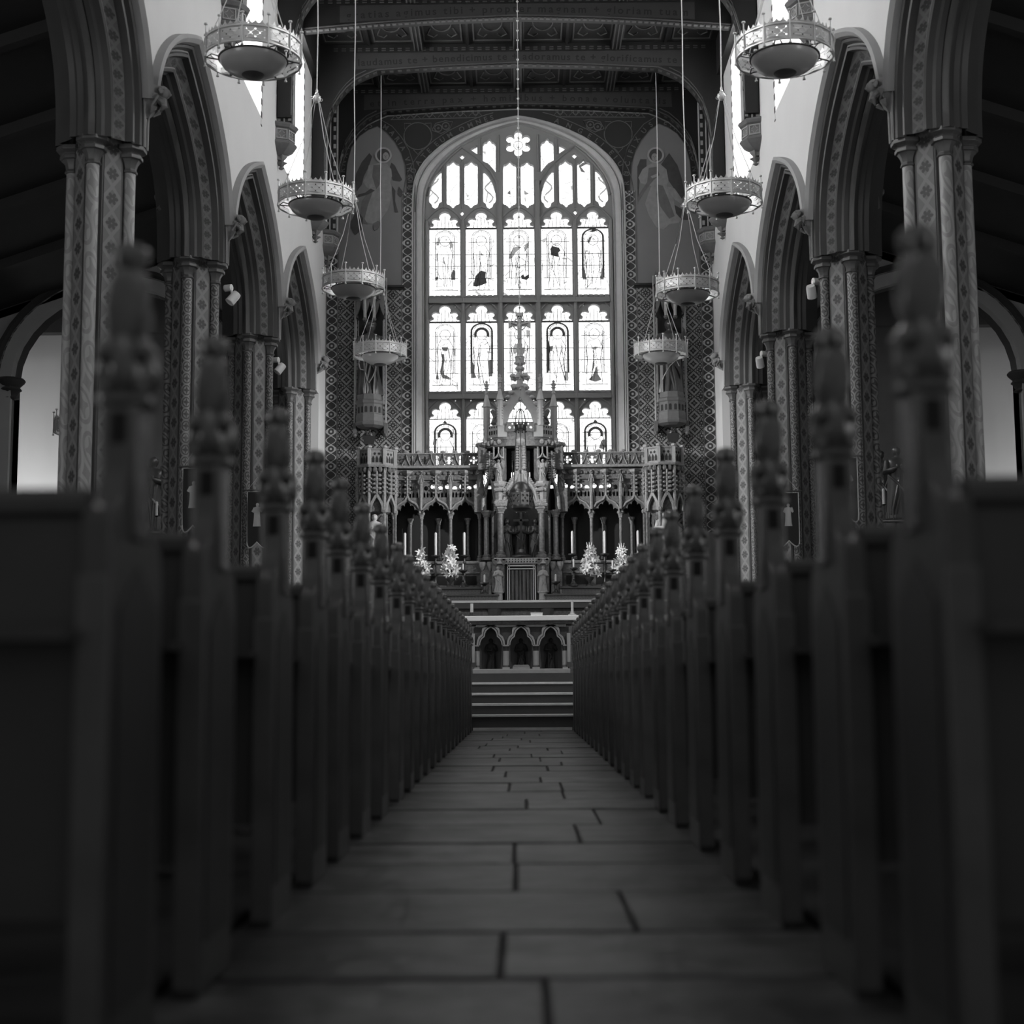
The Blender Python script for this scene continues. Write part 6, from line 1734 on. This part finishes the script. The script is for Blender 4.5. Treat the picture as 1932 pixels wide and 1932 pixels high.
# flower arrangements of white lilies
m_petal = mat('white lily petal', 0.75, 0.55)
m_leaf = mat('dark leaf', 0.07, 0.5)
m_vase = mat('dark footed vase', 0.05, 0.3)
def lily():
    b = MB()
    for k in range(6):
        a = k * pi / 3
        u = Vector((cos(a), sin(a), 0)); v = Vector((-sin(a), cos(a), 0))
        P_ = lambda r_, h_, w_: [tuple(u * r_ + Vector((0, 0, h_)) - v * w_), tuple(u * r_ + Vector((0, 0, h_ - .006)) + v * 0), tuple(u * r_ + Vector((0, 0, h_)) + v * w_)]
        b.grid([P_(.008, 0, .006), P_(.035, .035, .02), P_(.07, .045, .018), P_(.10, .03, .003)])
    return b
lil = lily()
for i, (px, pt, pb, Y, w, lab) in enumerate(((795, 1034, 1107, 29.88, .20, 'outer vase of white lilies left of the throne'), (850, 1026, 1107, 29.9, .22, 'inner vase of white lilies left of the throne'), (1112, 1024, 1106, 29.9, .21, 'inner vase of white lilies right of the throne'), (1173, 1026, 1106, 29.88, .20, 'outer vase of white lilies right of the throne'))):
    x = at(px, 1060, Y)[0]; z0, z1 = UPS, zat(pt, Y)
    r = thing('flower_arrangement', lab, 'flowers', (x, Y, z0), 'vases of white lilies on the altar shelf')
    MB().lathe([(.07, z0), (.07, z0 + .02), (.02, z0 + .05), (.03, z0 + .09), (.08, z0 + .14), (.09, z0 + .18), (.07, z0 + .19)], 12, (x, Y, 0)).build('vase', m_vase, r)
    rr_ = random.Random(60 + i)
    H_ = z1 - z0
    me = None
    lf = MB()
    for k in range(14):
        a = rr_.uniform(0, 2 * pi); t = rr_.uniform(.3, .9)
        p0 = Vector((x, Y, z0 + .18)); p1 = Vector((x + cos(a) * w * (1.1 - t) * 1.1, Y + .6 * sin(a) * w * (1.1 - t), z0 + H_ * t))
        s_ = Vector((-sin(a), cos(a), .3)) * .02
        m_ = (p0 + p1) / 2
        lf.grid([[tuple(p0 - s_ * .2), tuple(p0 + s_ * .2)], [tuple(m_ - s_), tuple(m_ + s_)], [tuple(p1 - s_ * .1), tuple(p1 + s_ * .1)]])
    for q in (-1, 0, 1): lf.tube([(x, Y, z0 + .2), (x + q * .02, Y, z0 + H_ * .8), (x + q * .05, Y - .02, z1)], .006, 5)
    lf.build('foliage', m_leaf, r)['kind'] = 'stuff'
    for q in (-1, 0, 1): MB().tube([(x + q * .03, Y - .03, z1 - .12), (x + q * .055, Y - .03, z1 + .0)], [.014, .005], 6).build('bud', m_petal, r)
    for k in range(22):
        t = (k + .5) / 22
        zz = z0 + H_ * (.26 + .62 * t); wd = w * 1.25 * (1.0 - .78 * t ** 0.8) * (1 if t > .12 else .7)
        a = k * 2.4
        p = (x + wd * cos(a) * rr_.uniform(.5, 1), Y - .02 - .5 * wd * abs(sin(a)), zz + rr_.uniform(-.05, .05))
        if me is None:
            o = lil.build('lily', m_petal, r, smooth=40, org=(0, 0, 0)); me = o.data
        else:
            o = bpy.data.objects.new('lily', me); COL.objects.link(o); o.parent = r
        o.location = Vector(p) - wloc(r)
        o.rotation_euler = (radians(rr_.uniform(40, 110)), radians(rr_.uniform(-40, 40)), radians(rr_.uniform(-60, 60)))
        o.scale = (rr_.uniform(.75, 1.25),) * 3

# ------------------------------------------------------------------ front altar on the dais
m_apale = mat('pale altar marble', 0.34, 0.45, mott=0.15, mscale=10)
m_amos = mat('dark mosaic spandrel', 0.06, 0.5, mott=0.5, mscale=40)
m_top = mat('white marble slab', 0.85, 0.45, mott=0.08)
AYF = 24.55
ZA = lambda py, Y=AYF: zat(py, Y)
XA_ = lambda px, Y=AYF: at(px, 1200, Y)[0]
fa = thing('altar', 'free-standing stone altar with three trefoil arches and a white marble top', 'altar', (XA_(983), AYF, DAIS))
MB().box(XA_(892), XA_(1075), AYF - .12, AYF + .8, DAIS, ZA(1262)).build('altar_plinth', m_apale, fa, bevel=.01)
o_ = [(XA_(869), ZA(1172)), (XA_(867), ZA(1168)), (XA_(870), ZA(1162)), (XA_(1094), ZA(1162)), (XA_(1097), ZA(1166)), (XA_(1093), ZA(1171.5))]
MB().plate(o_, (), AYF - .12, AYF + .85).build('altar_top', m_top, fa, bevel=.01)
MB().box(XA_(884), XA_(1082), AYF - .06, AYF + .8, ZA(1178), ZA(1172)).build('altar_moulding', m_rer, fa, bevel=.01)
MB().box(XA_(898), XA_(1068), AYF - .02, AYF + .75, ZA(1183), ZA(1178)).build('altar_moulding', m_apale, fa, bevel=.008)
MB().box(XA_(893), XA_(1074), AYF + .28, AYF + .7, ZA(1262), ZA(1183)).build('altar_core', m_cap, fa, smooth=0)
hs = []; rings = []
def tref(cx, k):
    """trefoil arch opening, k pixels of offset outwards"""
    q = [(20.4 + k, 1262 if k == 0 else 1217), (20.4 + k, 1217), (19.6 + k, 1211 - k * .3), (16.5 + k, 1205 - k * .6), (11.5 + k * .8, 1201 - k * .8), (11 + k * .9, 1196 - k), (9 + k, 1191 - k), (5 + k * .6, 1186.5 - k), (0, 1183.5 - k)]
    if k: q = q[1:]
    l = [(XA_(cx + u), ZA(v)) for u, v in q]
    return l + [(2 * XA_(cx) - x, z) for x, z in reversed(l[:-1])]
sp_out = [(XA_(895), ZA(1262)), (XA_(1073), ZA(1262)), (XA_(1073), ZA(1182.5)), (XA_(895), ZA(1182.5))]
for cx in (926, 983, 1039):
    t = tref(cx, 0); t[0] = (t[0][0], ZA(1261.5)); t[-1] = (t[-1][0], ZA(1261.5)); hs.append(t)
MB().plate(sp_out, hs, AYF + .04, AYF + .14).build('mosaic_front', m_amos, fa, smooth=0)
for cx in (926, 983, 1039):
    inn, outr = tref(cx, .01), tref(cx, 6.5)
    inn = [p for p in inn if p[1] >= ZA(1217.5)]
    MB().plate(outr + list(reversed(inn)), (), AYF - .02, AYF + .06).build('trefoil_moulding', m_apale, fa, smooth=20)
    a_, b_ = tref(cx, 2.2), tref(cx, 3.2)
    MB().plate(b_ + list(reversed(a_)), (), AYF - .024, AYF - .018).build('moulding_groove', m_rerd, fa, smooth=0)
    g_h = ZA(1200) - ZA(1262)
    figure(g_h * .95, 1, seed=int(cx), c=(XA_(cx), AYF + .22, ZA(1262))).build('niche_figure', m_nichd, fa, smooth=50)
for cx, w in ((899.5, 4), (954.5, 6), (1011, 6), (1066, 4)):
    MB().box(XA_(cx - w), XA_(cx + w), AYF - .02, AYF + .12, ZA(1219), ZA(1216.5)).build('pier_abacus', m_apale, fa, smooth=0)
    MB().lathe([(.03, ZA(1228)), (.035, ZA(1226)), (.05, ZA(1220)), (.055, ZA(1219))], 10, (XA_(cx), AYF + .04, 0)).build('pier_capital', m_pier, fa)
    MB().lathe([(.052, ZA(1256)), (.052, ZA(1228))], 12, (XA_(cx), AYF + .05, 0)).build('pier_shaft', m_apale, fa)
    MB().lathe([(.06, ZA(1259)), (.06, ZA(1257)), (.05, ZA(1255))], 12, (XA_(cx), AYF + .04, 0)).build('pier_base', m_pier, fa)
    MB().box(XA_(cx - w - 1), XA_(cx + w + 1), AYF - .03, AYF + .12, ZA(1262), ZA(1258.5)).build('pier_plinth', m_apale, fa, smooth=0)
for a, b in ((890.5, 896), (1069.5, 1076)):
    MB().box(XA_(a), XA_(b), AYF - .04, AYF + .1, ZA(1250), ZA(1195)).build('end_pilaster', m_apale, fa, bevel=.006)
    MB().box(XA_(a - 1), XA_(b + 2), AYF - .04, AYF + .1, ZA(1258), ZA(1250)).build('pilaster_base', m_pier, fa, smooth=0)
bx = thing('stone_casket', 'small pale casket standing under the middle arch of the front altar', 'casket', (XA_(983), AYF - .07, ZA(1262)))
MB().plate([(XA_(966), ZA(1262)), (XA_(1000), ZA(1262)), (XA_(998), ZA(1256)), (XA_(996), ZA(1254.5)), (XA_(970), ZA(1254.5)), (XA_(968), ZA(1256))], (), AYF - .11, AYF - .03).build('casket_body', m_apale, bx, bevel=.004)
MB().box(XA_(966.5), XA_(999.5), AYF - .113, AYF - .03, ZA(1257), ZA(1256.2)).build('casket_rim', m_rer, bx, smooth=0)
for px, a, b, lab in ((889.5, 1138, 1160.5, 'short thick white candle on the left end of the front altar'), (1081, 1135, 1157, 'short white candle in a small holder on the right end of the front altar')):
    x = XA_(px); r = thing('altar_candle', lab, 'candle', (x, AYF + .2, ZA(1162, AYF + .2)), 'candles on the front altar')
    zt_ = ZA(1161.5, AYF + .2)
    MB().lathe([(.07, zt_), (.07, zt_ + .015), (.035, zt_ + .03), (.035, zt_ + .06), (.0, zt_ + .06)], 14, (x, AYF + .2, 0)).build('candle_holder', m_silver if px > 983 else m_brass, r)
    c_ = MB().lathe([(.022 if px > 983 else .026, zt_ + .03), (.022 if px > 983 else .026, ZA(a, AYF + .2)), (.0, ZA(a, AYF + .2))], 14, (x, AYF + .2, 0), cap=False).build('candle', m_wax, r)
    MB().tube([(x, AYF + .2, ZA(a, AYF + .2)), (x, AYF + .2, ZA(a, AYF + .2) + .015)], .003, 5).build('wick', m_ink, c_)
x0, x1 = XA_(1002), XA_(1024)
bk = thing('missal', 'white book lying on the front altar right of its middle', 'book', ((x0 + x1) / 2, AYF + .2, ZA(1162, AYF + .1)))
zb = ZA(1162, AYF + .1)
MB().box(x0, x1, AYF + .05, AYF + .3, zb, zb + .045).build('pages', m_top, bk, bevel=.003)
MB().box(x0 - .006, x1 + .006, AYF + .04, AYF + .305, zb + .045, zb + .054).build('cover', m_cloth, bk, bevel=.002)

# ------------------------------------------------------------------ banners on the piers
m_ban = mat('dark velvet banner', 0.025, 0.9)
m_fringe = mat('cream braid', 0.5, 0.7)
def banner(px, py, pyb, Y, w, lab):
    x, z1 = at(px, py, Y); z0 = zat(pyb, Y)
    r = thing('banner', lab, 'banner', (x, Y, z1), 'velvet banners on the pillars')
    n = 12
    lo = [(x + w / 2 * cos(pi * i / n), z0 + .10 - .1 * abs(sin(pi * 2 * i / n))) for i in range(n + 1)]
    o = [(x - w / 2, z1), (x + w / 2, z1)] + lo
    MB().plate(o, (), Y - .012, Y).build('banner_cloth', m_ban, r, smooth=0)
    MB().tube([(a, Y - .012, b) for a, b in o], .011, 5, True).build('banner_braid', m_fringe, r)
    MB().tube([(x - w / 2 - .07, Y - .01, z1 + .03), (x + w / 2 + .07, Y - .01, z1 + .03)], .012, 6).build('banner_pole', m_wood, r)
    MB().tube([(x - w / 2, Y - .01, z1 + .035), (x, Y - .01, z1 + .25), (x + w / 2, Y - .01, z1 + .035)], .004, 4).build('banner_cord', m_fringe, r)
    f = figure((z1 - z0) * .42, 2, seed=77, c=(x, Y - .004, z0 + (z1 - z0) * .38))
    f.v = [(p[0], Y - .012 + (p[1] - Y) * .12, p[2]) for p in f.v]
    f.build('embroidered_figure', m_fringe, r, smooth=50)
banner(1486, 930, 1035, 24.75, .36, 'dark banner with cream braid and pale figure on the third right pillar')
banner(1596, 864, 990, 20.18, .30, 'dark banner edged in cream on the second right pillar')
banner(486, 928, 1030, 24.75, .34, 'dark banner with cream braid on the third left pillar')
banner(366, 884, 1000, 20.18, .30, 'narrow dark banner on the second left pillar')

# ------------------------------------------------------------------ aisle furnishings
for s, px, pt, pb, Y, lab in ((-1, 296, 940, 968, 22.6, 'lone lit-white candle on a spiked votive stand in the left aisle'), (1, 1666.5, 926, 957, 22.6, 'lone white candle on a spiked votive stand in the right aisle')):
    x = at(px, pt, Y)[0]; z1, z0 = zat(pt, Y), zat(pb, Y)
    r = thing('votive_stand', lab, 'candle stand', (x, Y, 0))
    MB().lathe([(.02, z0), (.02, z1 - .02), (.0, z1)], 10, (x, Y, 0), cap=False).build('candle', m_wax, r)
    MB().lathe([(.012, z0 - .25), (.012, z0 - .02), (.04, z0), (.02, z0 + .005)], 8, (x, Y, 0)).build('candle_spike', m_brass, r)
    zt_ = z0 - .25
    m = MB().box(x - .15, x + .55, Y - .1, Y + .1, zt_ - .03, zt_); m.build('stand_tray', m_brass, r, bevel=.006)
    m = MB()
    for k in range(16): m.tube([(x - .13 + .044 * k, Y - .05 + .05 * (k % 3), zt_), (x - .13 + .044 * k, Y - .05 + .05 * (k % 3), zt_ + .12 + .04 * (k % 2))], [.009, .002], 5)
    m.build('pricket_row', m_brass, r)['kind'] = 'stuff'
    m = MB().lathe([(.16, 0), (.16, .03), (.04, .08), (.03, zt_ - .05), (.05, zt_ - .03)], 10, (x + .2, Y, 0)); m.build('stand_foot', m_brass, r)
for s, px, pt, Y, h, lab in ((1, 1690, 842, 23.6, 1.15, 'shadowy standing statue beside another in the right aisle, nearer the pillar'), (1, 1660, 850, 24.9, 1.1, 'shadowy statue at the left of a pair in the right aisle'), (-1, 290, 862, 23.8, 1.2, 'shadowy winged statue on a bracket in the left aisle')):
    x, z = at(px, pt, Y)
    g = thing('aisle_statue', lab, 'statue', (x, Y, z - h))
    figure(h, 0, seed=int(px), c=(x, Y, z - h)).build('robed_body', m_stat, g, smooth=50)
    MB().lathe([(.3, 0), (.3, .2), (.24, .26), (.24, z - h - .1), (.28, z - h - .05), (.28, z - h)], 8, (x, Y, 0), pi / 8).build('statue_plinth', m_pier, g, smooth=15)
    if s < 0:
        for q in (-1, 1): wing_mb(h, (x, Y, z - h), q).build('angel_wing', m_stat, g)
for px, py, lab in ((168, 806, 'ring chandelier hanging in the left aisle, half hidden behind the nearest pillar'), (1785, 798, 'ring chandelier hanging in the right aisle, half hidden behind the nearest pillar')):
    r = copy_tree(ch0)
    for c in list(r.children):
        if c.name.startswith('hanging_cord'): bpy.data.objects.remove(c)
    x, z = at(px, py, 23.4)
    r.location = (x, 23.4, z); r.rotation_euler = (0, 0, .2)
    tag(r, lab, 'chandelier', 'ring chandeliers in the aisles')
    zr = 8.45 - 0.34 * (abs(x) - 6.1)
    MB().tube([(x, 23.4, z + 1.68), (x, 23.4, zr)], .009, 5).build('hanging_cord', m_rope, r)
    m = MB()
    for q in (0, .035): m.tube([(x - .42, 23.0, z - .2), (x - .2 + q, 22.9, z - .22), (x - .05 + q, 22.9, z - .5), (x + .05 + q, 22.9, z - 1.3)], .005, 4)
    m.build('loose_cord', m_rope, r)
